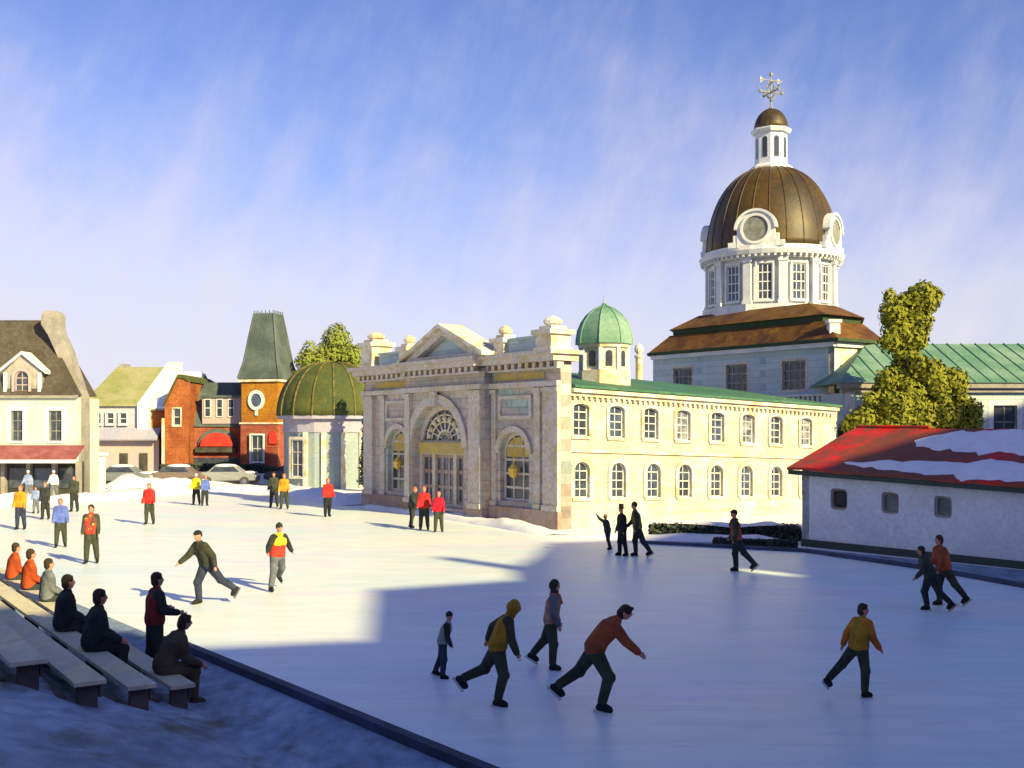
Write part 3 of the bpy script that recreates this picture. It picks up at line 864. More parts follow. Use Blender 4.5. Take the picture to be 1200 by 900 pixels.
mb = MB(); mb.fbox(FG, 0, .4, 0, gz, -11, -.41); mb.fbox(FG, 0, gl_, 0, gz, -11.3, -11.01); mb.fbox(FG, gl_-.4, gl_, 0, gz, -11, -.41); mb.build('rear_walls', bluewall, gb)

# ------------------------------------------------------------------ grey rink shed with red roof
SC = Vector((9.96, 37.7, 0))
shed = root('rink_shed', SC, 'low grey-white shed with a red roof patched with snow beside the ice', 'shed')
US = -U2     # runs towards the camera
FS0 = frame(SC, US, NP)
SL = 16.0
def FS(x, z, d=0.0): return FS0(x, z - .035*x*min(1, max(0, z)/2.6), d)
FS.u, FS.n, FS.o = US, NP, SC
def tS(px):
    q = (px-600)/FPX
    return (q*37.7 - 9.96)/(.593 + .805*q)
sx = [tS(983), tS(1043), tS(1105)]
def blob(cx, cz, rx, rz, n=16, sd=0):
    return [(cx + rx*(abs(cos(2*pi*i/n))**.38)*(1 if cos(2*pi*i/n) > 0 else -1), cz + rz*(abs(sin(2*pi*i/n))**.38)*(1 if sin(2*pi*i/n) > 0 else -1)) for i in range(n)]
plate('wall', FS, rect(0, SL, 0, 2.62), [blob(x, 1.72+.02*i, .34-.02*i, .36) for i, x in enumerate(sx)], -.3, 0, greywall, shed)
for i, x in enumerate(sx):
    fr = plate('window', FS, blob(x, 1.72+.02*i, .345-.02*i, .365), [blob(x, 1.72+.02*i, .27-.02*i, .29)], -.2, -.06, plinth_m, shed)
    plate('pane', FS, blob(x, 1.72+.02*i, .30-.02*i, .32), [], -.16, -.14, dark_shop if i == 0 else dial_m, fr)
F2 = frame(SC, U1, -US)
plate('end_wall', F2, [(0,0),(7,0),(7,2.6),(3.5,3.95),(0,2.6)], [], -.3, -.003, greywall, shed)
mb = MB(); mb.fbox(FS, 0, SL, 0, .25, .003, .06); mb.build('skirting', hedge_m[0], shed)
mb = MB(); mb.fbox(FS, 0, SL, 0, 2.6, -7, -6.7); mb.fbox(FS, SL, SL+.3, 0, 2.0, -7, 0); mb.build('rear_walls', greywall, shed)
# roof: subdivided so snow patches can lie on it
def SR(x, s): # s 0 eave .. 1 ridge
    wv = .05*noise.noise(Vector((x*.8, s*2, 0)))
    z = 2.62 + (4.0-2.62)*s
    return FS0(x, z - .035*x*(1 - .6*s) + wv, .38 - 3.88*s)
mb = MB(); nx_, ns_ = 60, 10
def roofgrid(m, f, x0, x1, n1, n2, th):
    v, fs = [], []
    for i in range(n1+1):
        for k in range(n2+1):
            p = f(x0 + (x1-x0)*i/n1, k/n2); v += [p, p + Z*th]
    W_ = (n2+1)*2
    for i in range(n1):
        for k in range(n2):
            a = i*W_ + k*2
            fs.append((a+1, a+W_+1, a+W_+3, a+3)); fs.append((a+2, a+W_+2, a+W_, a))
    for k in range(n2):
        a = k*2; fs.append((a, a+1, a+3, a+2)); b = n1*W_ + k*2; fs.append((b+2, b+3, b+1, b))
    for i in range(n1):
        a = i*W_; fs.append((a, a+W_, a+W_+1, a+1)); b = a + n2*2; fs.append((b+1, b+W_+1, b+W_, b))
    m.add(v, fs)
roofgrid(mb, SR, -.35, SL+.3, nx_, ns_, .08)
def SRb(x, s):
    return FS0(x, 2.62 + 1.38*s - .035*x*(1-.6*s), -3.5 - 3.88*(1-s))
mb2 = MB(); roofgrid(mb, lambda x, s: SRb(x, 1-s), -.35, SL+.3, nx_, 4, .08)
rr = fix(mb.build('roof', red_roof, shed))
mb = MB(); mb.fbox(FS, -.33, SL, 2.45, 2.60, .22, .34); mb.build('fascia', hedge_m[0], shed)
def snowpatch(x0, x1, s0f, s1f, th=.07, n1=40, n2=6):
    m = MB(); v, fs = [], []
    for i in range(n1+1):
        t = i/n1; x = x0 + (x1-x0)*t
        a, b = s0f(t), s1f(t)
        env = min(1, 6*t, 6*(1-t)) ** .5
        mid = (a+b)/2; hw = (b-a)/2*env*(1+.35*noise.noise(Vector((x*1.3, x0, 0))))*(1+.3*noise.noise(Vector((x*4.1, x0+4, 0))))
        for k in range(n2+1):
            s = mid + hw*(-1 + 2*k/n2)
            e = max(0, 1-(-1+2*k/n2)**2)**.5 * env
            s += .05*noise.noise(Vector((x*2.3, s*9, x0))); p = SR(x, min(1.0, max(-.02, s))); v.append(p + Z*(.075 + th*e))
    for i in range(n1):
        for k in range(n2):
            a = i*(n2+1)+k; fs.append((a, a+n2+1, a+n2+2, a+1))
    m.add(v, fs); o = fix(m.build('snow_patch', snow, shed, smooth=True)); return o
snowpatch(2.7, 12.5, lambda t: .50-.03*t, lambda t: .95+.07*min(1, 3*t))
snowpatch(1.4, 12.0, lambda t: .10-.07*min(1, t*2), lambda t: .26+.10*min(1, t*2))
# dark ridge flashing
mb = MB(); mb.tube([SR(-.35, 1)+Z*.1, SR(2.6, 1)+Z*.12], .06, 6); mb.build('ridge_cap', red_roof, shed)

# ------------------------------------------------------------------ domed pavilion left of the portico
PY = 78; PC = Vector((xat(389, PY), PY, 0)); PR = 58*PY/FPX
pav = root('domed_pavilion', PC, 'pale grey round pavilion with ribbed olive dome between clock tower and stone portico', 'pavilion')
pz = zat(490, PY)
mb = MB(); mb.lathe((PC.x, PC.y, 0), [(PR*.95, 0), (PR*.95, pz-1.0)], 16, radians(-90+11.25)); mb.build('wall', mat('pale_teal_render', (.27,.33,.33), (.22,.28,.33), scale=.5), pav)
mb = MB(); mb.lathe((PC.x, PC.y, 0), [(PR*.97, pz-1.0), (PR*.97, pz-.1), (PR*1.08, pz-.08), (PR*1.08, pz+.15)], 16, radians(-90+11.25)); mb.build('blue_band', awn_lilac, pav)
pdh = zat(425, PY) - pz - .15
pf = [(PR*1.05*cos(pi/2*i/12)**.8 + .1, pdh*sin(pi/2*i/12)) for i in range(12)] + [(.1, pdh)]
mb = MB(); mb.lathe((PC.x, PC.y, pz+.15), pf, 32); dm = mb.build('dome', olive_dome, pav, smooth=True)
mb = MB()
for k in range(16):
    q = radians(-90+11.25) + 2*pi*k/16
    mb.tube([(PC.x + (r+.02)*cos(q), PC.y + (r+.02)*sin(q), pz+.15+z) for r, z in pf], .07, 5)
mb.build('dome_ribs', rib_m, dm)
for ang in (-33.75, -11.25, 11.25, 33.75, 78.75):
    q = radians(-90+ang); n_ = Vector((cos(q), sin(q), 0)); F_ = frame(PC + n_*PR*.95*cos(pi/16), Vector((-n_.y, n_.x, 0)), n_)
    if ang in (-33.75,):
        window(F_, -.55, .55, .8, pz-1.5, cream_trim, glass_b, pav, nx=2, nz=3, d=.2, surround=cream_trim, sw=.2, proud=.0)
    q2 = radians(-90+ang+11.25); n2 = Vector((cos(q2), sin(q2), 0)); F2 = frame(PC + n2*PR*.94, Vector((-n2.y, n2.x, 0)), n2)
    mb = MB(); mb.fbox(F2, -.16, .16, 0, pz-1.003, 0, .16); mb.build('pier', cream_trim, pav)

# ------------------------------------------------------------------ brick clock tower
TY = 90
tcx = xat(309.5, TY)
tow = root('brick_tower', (tcx, TY+1.6, 0), 'square brick tower with steep grey-green slate spire and round window behind the rink', 'tower')
rot = radians(-14)
uT = Vector((cos(rot), sin(rot), 0)); nT = Vector((sin(rot), -cos(rot), 0))
HWt = 1.62
FT = frame(Vector((tcx, TY+1.6, 0)) + nT*HWt, uT, nT)
ez = zat(443, TY); mz = zat(497, TY)
def sq(m, F, hw, z0, z1, ins=0, d=0): m.fbox(F, -hw, hw, z0, z1, -2*HWt-(hw-HWt), (hw-HWt))
mb = MB(); sq(mb, FT, HWt, mz, ez-.3); mb.build('upper_brickwork', brick_y, tow)
mb = MB(); sq(mb, FT, HWt+.05, 0, mz-.003); mb.build('lower_brickwork', brick_r, tow)
mb = MB(); sq(mb, FT, HWt+.14, mz, mz+.14); mb.build('string_course', cream_trim, tow)
mb = MB(); sq(mb, FT, HWt+.2, ez-.3, ez-.12); mb.build('string_course', cream_trim, tow)
hh = zat(366, TY) - ez
def fr4(hw, z): return [FT(-hw, z, hw-HWt), FT(hw, z, hw-HWt), FT(hw, z, -HWt-hw), FT(-hw, z, -HWt-hw)]
mb = MB()
pfz = [(HWt+.2, ez-.12), (HWt+.22, ez), (HWt*.92, ez+hh*.25), (HWt*.72, ez+hh*.65), (HWt*.53, ez+hh)]
rings = [fr4(*p) for p in pfz]
V = [v for r in rings for v in r]
fs = [(0,3,2,1), tuple(len(V)-4+i for i in range(4))] + [(i*4+k, i*4+(k+1)%4, (i+1)*4+(k+1)%4, (i+1)*4+k) for i in range(len(rings)-1) for k in range(4)]
mb.add(V, fs); spire = mb.build('spire', slate, tow)
mb = MB()
for k in range(4): mb.tube([r[k] for r in rings[1:]], .08, 5)
t_ = pfz[-1][1]; 
for a_, b_ in zip(fr4(HWt*.53, t_), fr4(HWt*.53, t_)[1:]+fr4(HWt*.53, t_)[:1]):
    for i in range(5):
        p = a_.lerp(b_, i/5); mb.tube([p, p+Z*.25], .05, 4)
mb.build('spire_cresting', slate, spire)
zc = zat(469, TY)
cx_ = -.25
def circ(r, sq_=1.0, n=24): return [(cx_ + r*cos(2*pi*i/n), zc + r*sq_*sin(2*pi*i/n)) for i in range(n)]
rw = plate('round_window', FT, circ(.72, 1.15), [circ(.48, 1.15)], .003, .15, white_stone, tow)
plate('pane', FT, circ(.48, 1.15), [], .003, .05, glass_b, rw)
mb = MB(); mb.fbox(FT, cx_-.12, cx_+.12, zc-1.25, zc-.84, .003, .1); mb.build('keystone', white_stone, rw)
for z0, z1, x0_, x1_ in ((1.0, 3.2, -.35, .2),):
    window(FT, x0_-.25, x1_+.25, z0+.4, z1+.4, white_paint, glass_d, tow, nx=2, nz=2, d=.25, surround=white_stone)
plate('red_blind', FT, arch(.9, 1.6, 2.9, 3.3, .7), [], .06, .16, bright_red, tow)

# ------------------------------------------------------------------ row of old houses
RY = 92
# mansard brick house
h0 = Vector((xat(222, RY), RY, 0))
hm = root('mansard_brick_house', h0, 'brick shop house with dark slate mansard roof and red arched awning left of the tower', 'house')
FH = frame(h0, (1,0,0), (0,-1,0))
wE = xat(284, RY) - h0.x
wz = zat(500, RY); rz = zat(448, RY+2)
plate('wall', FH, rect(-.6, wE, 0, wz), [], -.4, 0, brick_r, hm)
mb = MB(); mb.fbox(FH, -.6, -.2, 0, wz, -9, -.41); mb.fbox(FH, wE-.4, wE, 0, wz, -9, -.41); mb.fbox(FH, -.6, wE, 0, wz, -9.4, -9.01); mb.build('side_walls', brick_r, hm)
mb = MB()
mb.hexa([FH(-.7, wz, .15), FH(wE+.05, wz, .15), FH(wE+.05, wz, -9.4), FH(-.7, wz, -9.4), FH(.7, rz, -2.2), FH(wE+.05, rz, -2.2), FH(wE+.05, rz, -7.5), FH(.7, rz, -7.5)])
mb.build('roof', slate, hm)
dmz0, dmz1 = wz+.25, zat(466, RY-.2)
mb = MB(); mb.fbox(FH, 1.1, wE-.1, dmz0, dmz1, -3, .12); dmr = mb.build('dormer', pinkwall, hm)
mb = MB(); mb.fbox(FH, 1.0, wE-.02, dmz1, dmz1+.2, -3, .3); mb.build('dormer_roof', slate, dmr)
for xx in (1.55, 2.55, 3.5):
    window(FH, xx-.25, xx+.3, dmz0+.55, dmz1-.1, white_paint, glass_d, dmr, nx=1, nz=2, d=.28, sill=False)
aw = [(1.05 + 1.35*(1-cos(pi*i/14)), zat(523, RY) + 1.15*sin(pi*i/14)) for i in range(15)]
plate('arched_awning', FH, aw, [], .003, .55, bright_red, hm)
plate('arch_surround', FH, [(.75 + 1.65*(1-cos(pi*i/14)), zat(523, RY) + 1.5*sin(pi*i/14)) for i in range(15)] + list(reversed([(p[0], p[1]) for p in aw])), [], .003, .2, slate, hm)
mb = MB(); mb.fbox(FH, .6, 4.0, zat(530, RY), zat(524, RY), .003, .5); mb.build('shop_fascia', dark_shop, hm)
mb = MB(); mb.fbox(FH, .4, 4.2, .2, 1.7, .003, .08); mb.build('shop_window', glass_d, hm)
# orange brick end house
b0 = Vector((xat(193, 90.5), 90.5, 0)); fw_ = xat(221, 90.5) - b0.x
ob = root('orange_brick_house', b0, 'tall narrow orange brick house with mossy sloping parapet right of the snowy roof', 'house')
FO = frame(b0, (1,0,0), (0,-1,0))
tl, tr_ = zat(458, 90.5), zat(443, 90.5)
plate('wall', FO, [(0,0),(fw_,0),(fw_,tr_-.3),(fw_-.5,tr_),(fw_*.55,tr_),(0,tl-1.2)], [rect(.7,1.3,4.4,5.8)], -.4, 0, brick_o, ob)
window(FO, .7, 1.3, 4.4, 5.8, white_paint, glass_d, ob, nx=1, nz=2, d=0, surround=cream_trim, sw=.1)
mb = MB(); mb.hexa([FO(0,0,-8),FO(fw_,0,-8),FO(fw_,0,-.41),FO(0,0,-.41),FO(0,tl-1.3,-8),FO(fw_,tr_-.4,-8),FO(fw_,tr_-.4,-.41),FO(0,tl-1.3,-.41)]); fix(mb.build('side_walls', brick_o, ob))
mb = MB()
for (xa, za), (xb, zb) in (((-.05, tl-1.2), (fw_*.55, tr_)), ((fw_*.55, tr_+.002), (fw_-.5, tr_+.002)), ((fw_-.5, tr_), (fw_+.03, tr_-.3))):
    mb.hexa([FO(xa,za,-8.1),FO(xb,zb,-8.1),FO(xb,zb,.12),FO(xa,za,.12),FO(xa,za+.3,-8.1),FO(xb,zb+.3,-8.1),FO(xb,zb+.3,.12),FO(xa,za+.3,.12)])
fix(mb.build('parapet_cap', olive_dome, ob))
mb = MB(); mb.fbox(FO, -.22, .0, 0, zat(490, 90.5), -.1, .1); mb.build('quoin', cream_trim, ob)

def gable_house(name, label, pxl, pxr, Y, eave_py, ridge_py, dep, wallm, roofm, cat='house'):
    o = Vector((xat(pxl, Y), Y, 0)); wd = xat(pxr, Y) - o.x
    r = root(name, o, label, cat); F = frame(o, (1,0,0), (0,-1,0))
    e, rg = zat(eave_py, Y), zat(ridge_py, Y+dep)
    plate('wall', F, rect(0, wd, 0, e), [], -.4, 0, wallm, r)
    for x in (0, wd-.4):
        Fs = frame(o + Vector((x,0,0)), (0,1,0), (1,0,0))
        plate('gable_wall', Fs, [(.41,0),(2*dep,0),(2*dep,e),(dep,rg-.1),(.41,e+.1)], [], 0, .4, wallm, r)
    mb = MB()
    mb.hexa([F(-.15,e,.3),F(wd+.1,e,.3),F(wd+.1,rg,-dep),F(-.15,rg,-dep),F(-.15,e+.15,.3),F(wd+.1,e+.15,.3),F(wd+.1,rg+.15,-dep),F(-.15,rg+.15,-dep)])
    mb.hexa([F(-.15,rg,-dep),F(wd+.1,rg,-dep),F(wd+.1,e,-2*dep),F(-.15,e,-2*dep),F(-.15,rg+.15,-dep),F(wd+.1,rg+.15,-dep),F(wd+.1,e+.15,-2*dep),F(-.15,e+.15,-2*dep)])
    rf = mb.build('roof', roofm, r)
    return r, F, wd, e, rg, rf
olv, FV, wd, e, rg, rf = gable_house('olive_roofed_house', 'pale house with olive green roof and three small windows over a lilac awning', 99, 160, RY, 476, 432, 8, lilacwall, olive_roof)
for p in (115, 130, 145):
    x = xat(p, RY) - FV.o.x
    window(FV, x-.3, x+.3, zat(497, RY), zat(484, RY), white_paint, glass_d, olv, nx=1, nz=2, d=.17, surround=white_paint, sw=.1)
mb = MB(); mb.fbox(FV, -.35, .35, 0, e, .003, .15); mb.build('corner_pier', brick_o, olv)
mb = MB(); mb.fbox(FV, .4, wd+2.0, 0, zat(515, RY), .18, .4); mb.build('shopfront', pinkwall, olv)
za, zb = zat(516, RY), zat(503, RY)
mb = MB(); mb.hexa([FV(.1,za,1.2),FV(wd+2.1,za,1.2),FV(wd+2.1,zb,.18),FV(.1,zb,.18),FV(.1,za+.12,1.25),FV(wd+2.1,za+.12,1.25),FV(wd+2.1,zb+.1,.19),FV(.1,zb+.1,.19)]); mb.build('awning', awn_lilac, olv)
for p in (147, 170):
    x = xat(p, RY) - FV.o.x
    mb = MB(); mb.fbox(FV, x-.35, x+.35, .1, 2.1, .403, .46); mb.build('shop_door', dark_shop, olv)
mb = MB(); mb.fbox(FV, .4, wd-.2, rg-.9, rg+.55, -8.6, -7.9); 
mb = MB(); mb.fbox(FV, .1, .9, rg-.8, rg+.4, -8.5, -7.8); mb.build('chimney', taupe, olv)
# white fire wall between the two houses (belongs to the snowy house)
snw, FN, wd2, e2, rg2, rf2 = gable_house('snowy_roofed_house', 'narrow brick house with snow-covered roof beside its raised white fire wall', 177, 216, RY+.3, 481, 440, 6, brick_o, mat('weathered_roof', (.35,.38,.40), (.20,.24,.18), scale=1.0))
mb = MB(); mb.hexa([FN(.1,e2+.16,.33),FN(wd2-.15,e2+.16,.33),FN(wd2-.1,rg2+.16,-6),FN(.1,rg2+.16,-6),FN(.1,e2+.34,.30),FN(wd2-.15,e2+.34,.30),FN(wd2-.1,rg2+.32,-6),FN(.1,rg2+.32,-6)]); mb.build('snow_layer', snow, snw)
Ff = frame(Vector((xat(162, RY)-.0, RY-.35, 0)), (0,1,0), (1,0,0))
plate('fire_wall', Ff, [(0,0),(0,zat(476, RY)+.2),(8.2,zat(424, RY+8)),(9.4,zat(424, RY+8)),(9.4,0)], [], 0.02, 1.0, white_stone, snw)

# left corner building
LY = 66
l0 = Vector((xat(-70, LY), LY, 0))
lb = root('cream_corner_building', l0, 'pale green-cream building with dark mansard roof, dormer and faded red awning at the left edge', 'building')
FL = frame(l0, (1,0,0), (0,-1,0))
lw = xat(92, LY) - l0.x
lz = zat(466, LY); az0 = zat(541, LY)
def LX(px): return xat(px, LY) - l0.x
lwin = [(LX(20), .34), (LX(65), .38), (LX(-25), .36)]
plate('upper_wall', FL, rect(0, lw, az0, lz), [rect(x-h, x+h, zat(517, LY), zat(481, LY)) for x, h in lwin], -.4, 0, mint, lb)
for x, h in lwin: window(FL, x-h, x+h, zat(517, LY), zat(481, LY), dial_m, glass_d, lb, nx=2, nz=3, d=-.03, surround=white_paint, sw=.26)
mb = MB(); mb.fbox(FL, 0, lw, 0, az0-.004, -.9, -.5); mb.build('shopfront', dark_shop, lb)
for px_ in (-60, -30, 2, 32, 62, 90):
    mb = MB(); mb.fbox(FL, LX(px_)-.12, LX(px_)+.12, 0, az0-.004, -.48, -.1); mb.build('shop_post', taupe, lb)
for i, px_ in enumerate((-45, -14, 17, 47, 76)):
    mb = MB(); mb.fbox(FL, LX(px_)-.55, LX(px_)+.55, .5, az0-.4, -.497, -.44); mb.build('shop_window', [glass_d, glass_b][i % 2], lb)
mb = MB(); mb.hexa([FL(-.2,zat(538,LY),1.3),FL(lw+.35,zat(538,LY),1.3),FL(lw+.35,zat(524,LY),.02),FL(-.2,zat(524,LY),.02),FL(-.2,zat(538,LY)+.12,1.33),FL(lw+.35,zat(538,LY)+.12,1.33),FL(lw+.35,zat(524,LY)+.12,.03),FL(-.2,zat(524,LY)+.12,.03)])
mb.build('awning', awn_red, lb)
mb = MB(); mb.fbox(FL, -.2, lw+.35, zat(542,LY), zat(538,LY)-.003, 1.2, 1.3); mb.build('awning_valance', white_paint, lb)
mb = MB(); mb.fbox(FL, 0, lw, lz-.02, lz+.16, .003, .25); mb.build('eaves_cornice', taupe, lb)
rt = zat(378, LY+2.5)
mb = MB(); mb.hexa([FL(-.1,lz+.16,.3),FL(lw-.15,lz+.16,.3),FL(lw-.15,lz+.16,-3.4),FL(-.1,lz+.16,-3.4),FL(1.5,rt,-2.1),FL(LX(52)-.5,rt,-2.1),FL(LX(52)-.5,rt,-2.6),FL(1.5,rt,-2.6)])
lroof = mb.build('roof', brown_slate, lb)
mb = MB(); mb.tube([FL(1.5,rt,-2.2),FL(LX(52)-.5,rt,-2.2)], .12, 6); mb.build('roof_ridge', brown_slate, lroof)
def PXZ(px_, py_, Y): return (xat(px_, Y) - l0.x, zat(py_, Y))
Y2 = LY + .9
plate('stone_gable', FL, [PXZ(*p, Y2) for p in ((98,590),(98,466),(93,452),(86,430),(80,410),(72,393),(69,384),(69,368),(64,364),(52,364),(48,369),(48,380),(56,392),(65,412),(75,436),(84,466),(84,590))], [], -1.9, -.9, taupe, lb)
mb = MB(); mb.fbox(FL, lw-.4, lw, 0, lz, -3.0, -1.92); mb.fbox(FL, 0, lw, 0, lz, -3.3, -3.003); mb.fbox(FL, 0, .4, 0, lz, -3, -.91); mb.build('rear_walls', mint, lb)
# dormer
dx0, dx1, dzb, dze, dzt = LX(5), LX(50), lz+.2, zat(436, LY), zat(413, LY)
cxm = (dx0+dx1)/2
dmo = plate('dormer', FL, [(dx0,dzb),(dx1,dzb),(dx1,dze),(cxm,dzt-.1),(dx0,dze)], [], -1.6, .1, mat('grey_render', (.34,.32,.29), (.24,.23,.2), scale=1.4), lb)
mb = MB()
for s in (-1, 1):
    hw = (dx1-dx0)/2
    mb.hexa([FL(cxm, dzt-.12, -1.8), FL(cxm, dzt-.12, .3), FL(cxm+s*(hw+.3), dze-.12, .3), FL(cxm+s*(hw+.3), dze-.12, -1.8), FL(cxm, dzt+.06, -1.8), FL(cxm, dzt+.06, .3), FL(cxm+s*(hw+.3), dze+.06, .3), FL(cxm+s*(hw+.3), dze+.06, -1.8)])
fix(mb.build('dormer_pediment', white_paint, dmo))
for q_ in (dx1-.22, dx0+.03):
    mb = MB(); mb.fbox(FL, q_, q_+.19, dzb, dze-.05, .103, .2); mb.build('dormer_pilaster', white_paint, dmo)
window(FL, cxm-.42, cxm+.42, dzb+.15, dze+.05, pinkwall, glass_d, dmo, rise=.38, nx=2, nz=3, d=.24, surround=pinkwall, sw=.16, sill=False)

# white ticket booth next to it
k0 = Vector((xat(107, 70), 70, 0))
bo = root('ticket_booth', k0, 'small plain white booth with flat roof between the red awning and the parked cars', 'booth')
mb = MB(); mb.box((k0.x-.6, 69.4, 0), (k0.x+.6, 70.9, 2.35)); mb.build('cabin', white_stone, bo, bevel=.04)
mb = MB(); mb.box((k0.x-.72, 69.25, 2.352), (k0.x+.72, 71.05, 2.55)); mb.build('roof', snow, bo, bevel=.05)
mb = MB(); mb.box((k0.x-.35, 69.36, .1), (k0.x+.35, 69.397, 2.0)); dd_ = mb.build('door', white_paint, bo); mb = MB(); mb.box((k0.x+.2, 69.30, 1.0), (k0.x+.26, 69.357, 1.15)); mb.build('handle', iron, dd_)

# ------------------------------------------------------------------ vegetation
def leaf_cloud(name, clumps, mats, size, dens, parent, seed, weights=None):
    rnd = random.Random(seed)
    v, f, mi = [], [], []
    for (c, r, wts) in clumps:
        c = Vector(c)
        n = int(dens * r[0]*r[1]*r[2] ** 1.0 * 4) if dens > 0 else 300
        n = max(60, n)
        for _ in range(n):
            while True:
                d = Vector((rnd.uniform(-1,1), rnd.uniform(-1,1), rnd.uniform(-1,1)))
                if d.length <= 1: break
            d = d.normalized()*(.6 + .45*rnd.random()) if rnd.random() < .7 else d
            k = 1 + .22*noise.noise(d*2.3 + c)
            p = c + Vector((d.x*r[0], d.y*r[1], d.z*r[2]))*k
            a = (d.normalized()*1.5 + Vector((rnd.gauss(0,1), rnd.gauss(0,1), rnd.gauss(0,1)))*.55).normalized()
            b = a.orthogonal().normalized(); s = size*rnd.uniform(.6, 1.4)
            q = Matrix.Rotation(rnd.uniform(0, 2*pi), 3, a) @ b
            w_ = a.cross(q)
            i0 = len(v)
            v += [p - q*s, p + w_*s*.55, p + q*s, p - w_*s*.55]
            f.append((i0, i0+1, i0+2, i0+3))
            mi.append(rnd.choices(range(len(mats)), weights=wts)[0])
    me = bpy.data.meshes.new(name); me.from_pydata([tuple(x) for x in v], [], f)
    for p, i in zip(me.polygons, mi): p.material_index = i
    return link_mesh(name, me, mats, parent)
def limb(mb, a, b, r0, r1, rnd, n=5):
    a, b = Vector(a), Vector(b)
    pts = [a.lerp(b, i/n) + Vector((rnd.uniform(-1,1), rnd.uniform(-1,1), 0))*(b-a).length*.03*(0 if i in (0,) else 1) for i in range(n+1)]
    mb.tube(pts, [r0 + (r1-r0)*i/n for i in range(n+1)], 7)
def tree(name, label, base, trunk_top, clumps, mats, size, dens, seed, group=None, r0=.25):
    rt_ = root(name, base, label, 'tree', group)
    rnd = random.Random(seed)
    mb = MB(); limb(mb, base, trunk_top, r0, r0*.4, rnd, 8); mb.build('trunk', bark, rt_, smooth=True)
    mb = MB()
    for c, r, wts in clumps:
        k = rnd.uniform(.35, .85)
        limb(mb, Vector(base).lerp(Vector(trunk_top), k if Vector(c).z > Vector(base).lerp(Vector(trunk_top), k).z else .4), c, r0*.35, .03, rnd)
    mb.build('branches', bark, rt_, smooth=True)
    leaf_cloud('crown', clumps, mats, size, dens, rt_, seed)
    return rt_
TYt = 55
def cl(px_, py_, rpx, wts, dy=0, sz=1.0, Y=TYt):
    p = W(px_, py_, Y+dy); r = rpx*Y/FPX
    return ((p.x, p.y, p.z), (r, r*.95, r*sz), wts)
LT, MD, DK, RU = (9,1.5,0,.1), (1,8,.6,.1), (0,.6,9,.0), (3,4,0,2)  # leaf colours paint lit and shaded clumps into the crown
cls = [cl(1082,350,20,LT), cl(1062,362,20,LT,.3), cl(1052,385,19,MD,-.2), cl(1046,368,16,DK,-.5), cl(1076,376,18,LT), cl(1070,397,18,LT), cl(1044,400,14,DK,-.5), cl(1060,415,14,MD), cl(1094,347,12,MD,.3), cl(1042,347,9,DK,-.3),
       cl(1058,440,20,MD,.2), cl(1090,440,20,LT,-.2), cl(1040,445,14,DK,-.5), cl(1068,462,18,RU,-.3), cl(1032,460,12,MD,-.3), cl(1100,455,15,DK,-.7), cl(1118,449,18,LT,-.2),
       cl(1050,478,22,LT,-.4), cl(1078,482,20,MD,-.3), cl(1030,478,16,MD), cl(1012,492,16,DK,-.7), cl(1100,475,16,RU,-.3), cl(1085,495,20,LT,-.4), cl(1112,488,18,DK,-.8), cl(1134,483,17,LT,-.2), cl(1125,470,13,MD), cl(1040,498,18,RU,-.3), cl(1062,500,20,LT,-.3), cl(1140,497,12,DK,-.7), cl(1110,503,18,MD), cl(1020,468,10,DK,-.7), cl(1075,425,12,DK,-.7), cl(1000,497,14,DK,-.5)]
tree('leaning_tree', 'yellow-green tree with a narrow upper tuft above a wide crown behind the red shed roof', W(1070, 505, TYt) * Vector((1,1,0)) if False else Vector((W(1070,505,TYt).x, TYt, 0)), Vector((W(1066,400,TYt).x, TYt, W(1066,370,TYt).z)), cls, leaf_m, .125, 480, 3, r0=.28)
# shrubs behind the shed
def shrub(px_, py_, r, Y, label, mats, seed, wts=None, nm='shrub', group=None, sz=.09, base=None):
    p = W(px_, py_, Y)
    rt_ = root(nm, (p.x, Y, 0), label, 'shrub', group)
    cl_ = [((p.x + random.Random(seed+i).uniform(-.6,.6)*r, Y + random.Random(seed+i+50).uniform(-.4,.4)*r, p.z - r*.2*i), (r*.75, r*.7, r*.75), wts or [1]*len(mats)) for i in range(4)]
    mb = MB(); mb.tube([(p.x, Y, 0), (p.x+.05, Y, p.z)], [.1, .04], 6); mb.build('stem', bark, rt_)
    leaf_cloud('foliage', cl_, mats, sz, 420, rt_, seed)
    return rt_
shrub(992, 505, .8, 57, 'dark green shrub between the cream wing end and the red shed roof', hedge_m, 5)
# trees behind pavilion
for i, (px_, py_, r, Y, lab) in enumerate(((363, 412, 1.0, 92, 'small pale green treetop just right of the slate spire'), (395, 402, 1.7, 93, 'taller bright green treetop rising behind the olive dome'))):
    p = W(px_, py_, Y)
    tree('leafy_tree', lab, Vector((p.x, Y, 0)), p, [((p.x, Y, p.z), (r*.8, r*.8, r), (5,3,1)), ((p.x-.3*r, Y, p.z-r*.9), (r, r, r), (3,3,2)), ((p.x+.7*r, Y, p.z-r*.8), (r*.9, r, r*.8), (3,3,2)), ((p.x, Y+.3, p.z-2.2*r), (r*1.5, r, r*1.2), (2,3,3))], leaf_g, .14, 120, 20+i, group=None, r0=.2)
# foliage column added in place of the shaded strip beside the portico
p = W(431, 505, 72)
ev = root('shaded_strip_foliage', (p.x, 72, 0), 'dark foliage column added for the shaded strip between the domed pavilion and the stone portico', 'tree')
mb = MB(); mb.tube([(p.x, 72, 0), (p.x, 72, 7.0)], [.12, .03], 6); mb.build('trunk', bark, ev)
leaf_cloud('crown', [((p.x, 72, .8+.62*k), (.62-.045*k, .6, .6), (5,3,.5)) for k in range(11)], hedge_m, .11, 900, ev, 31)
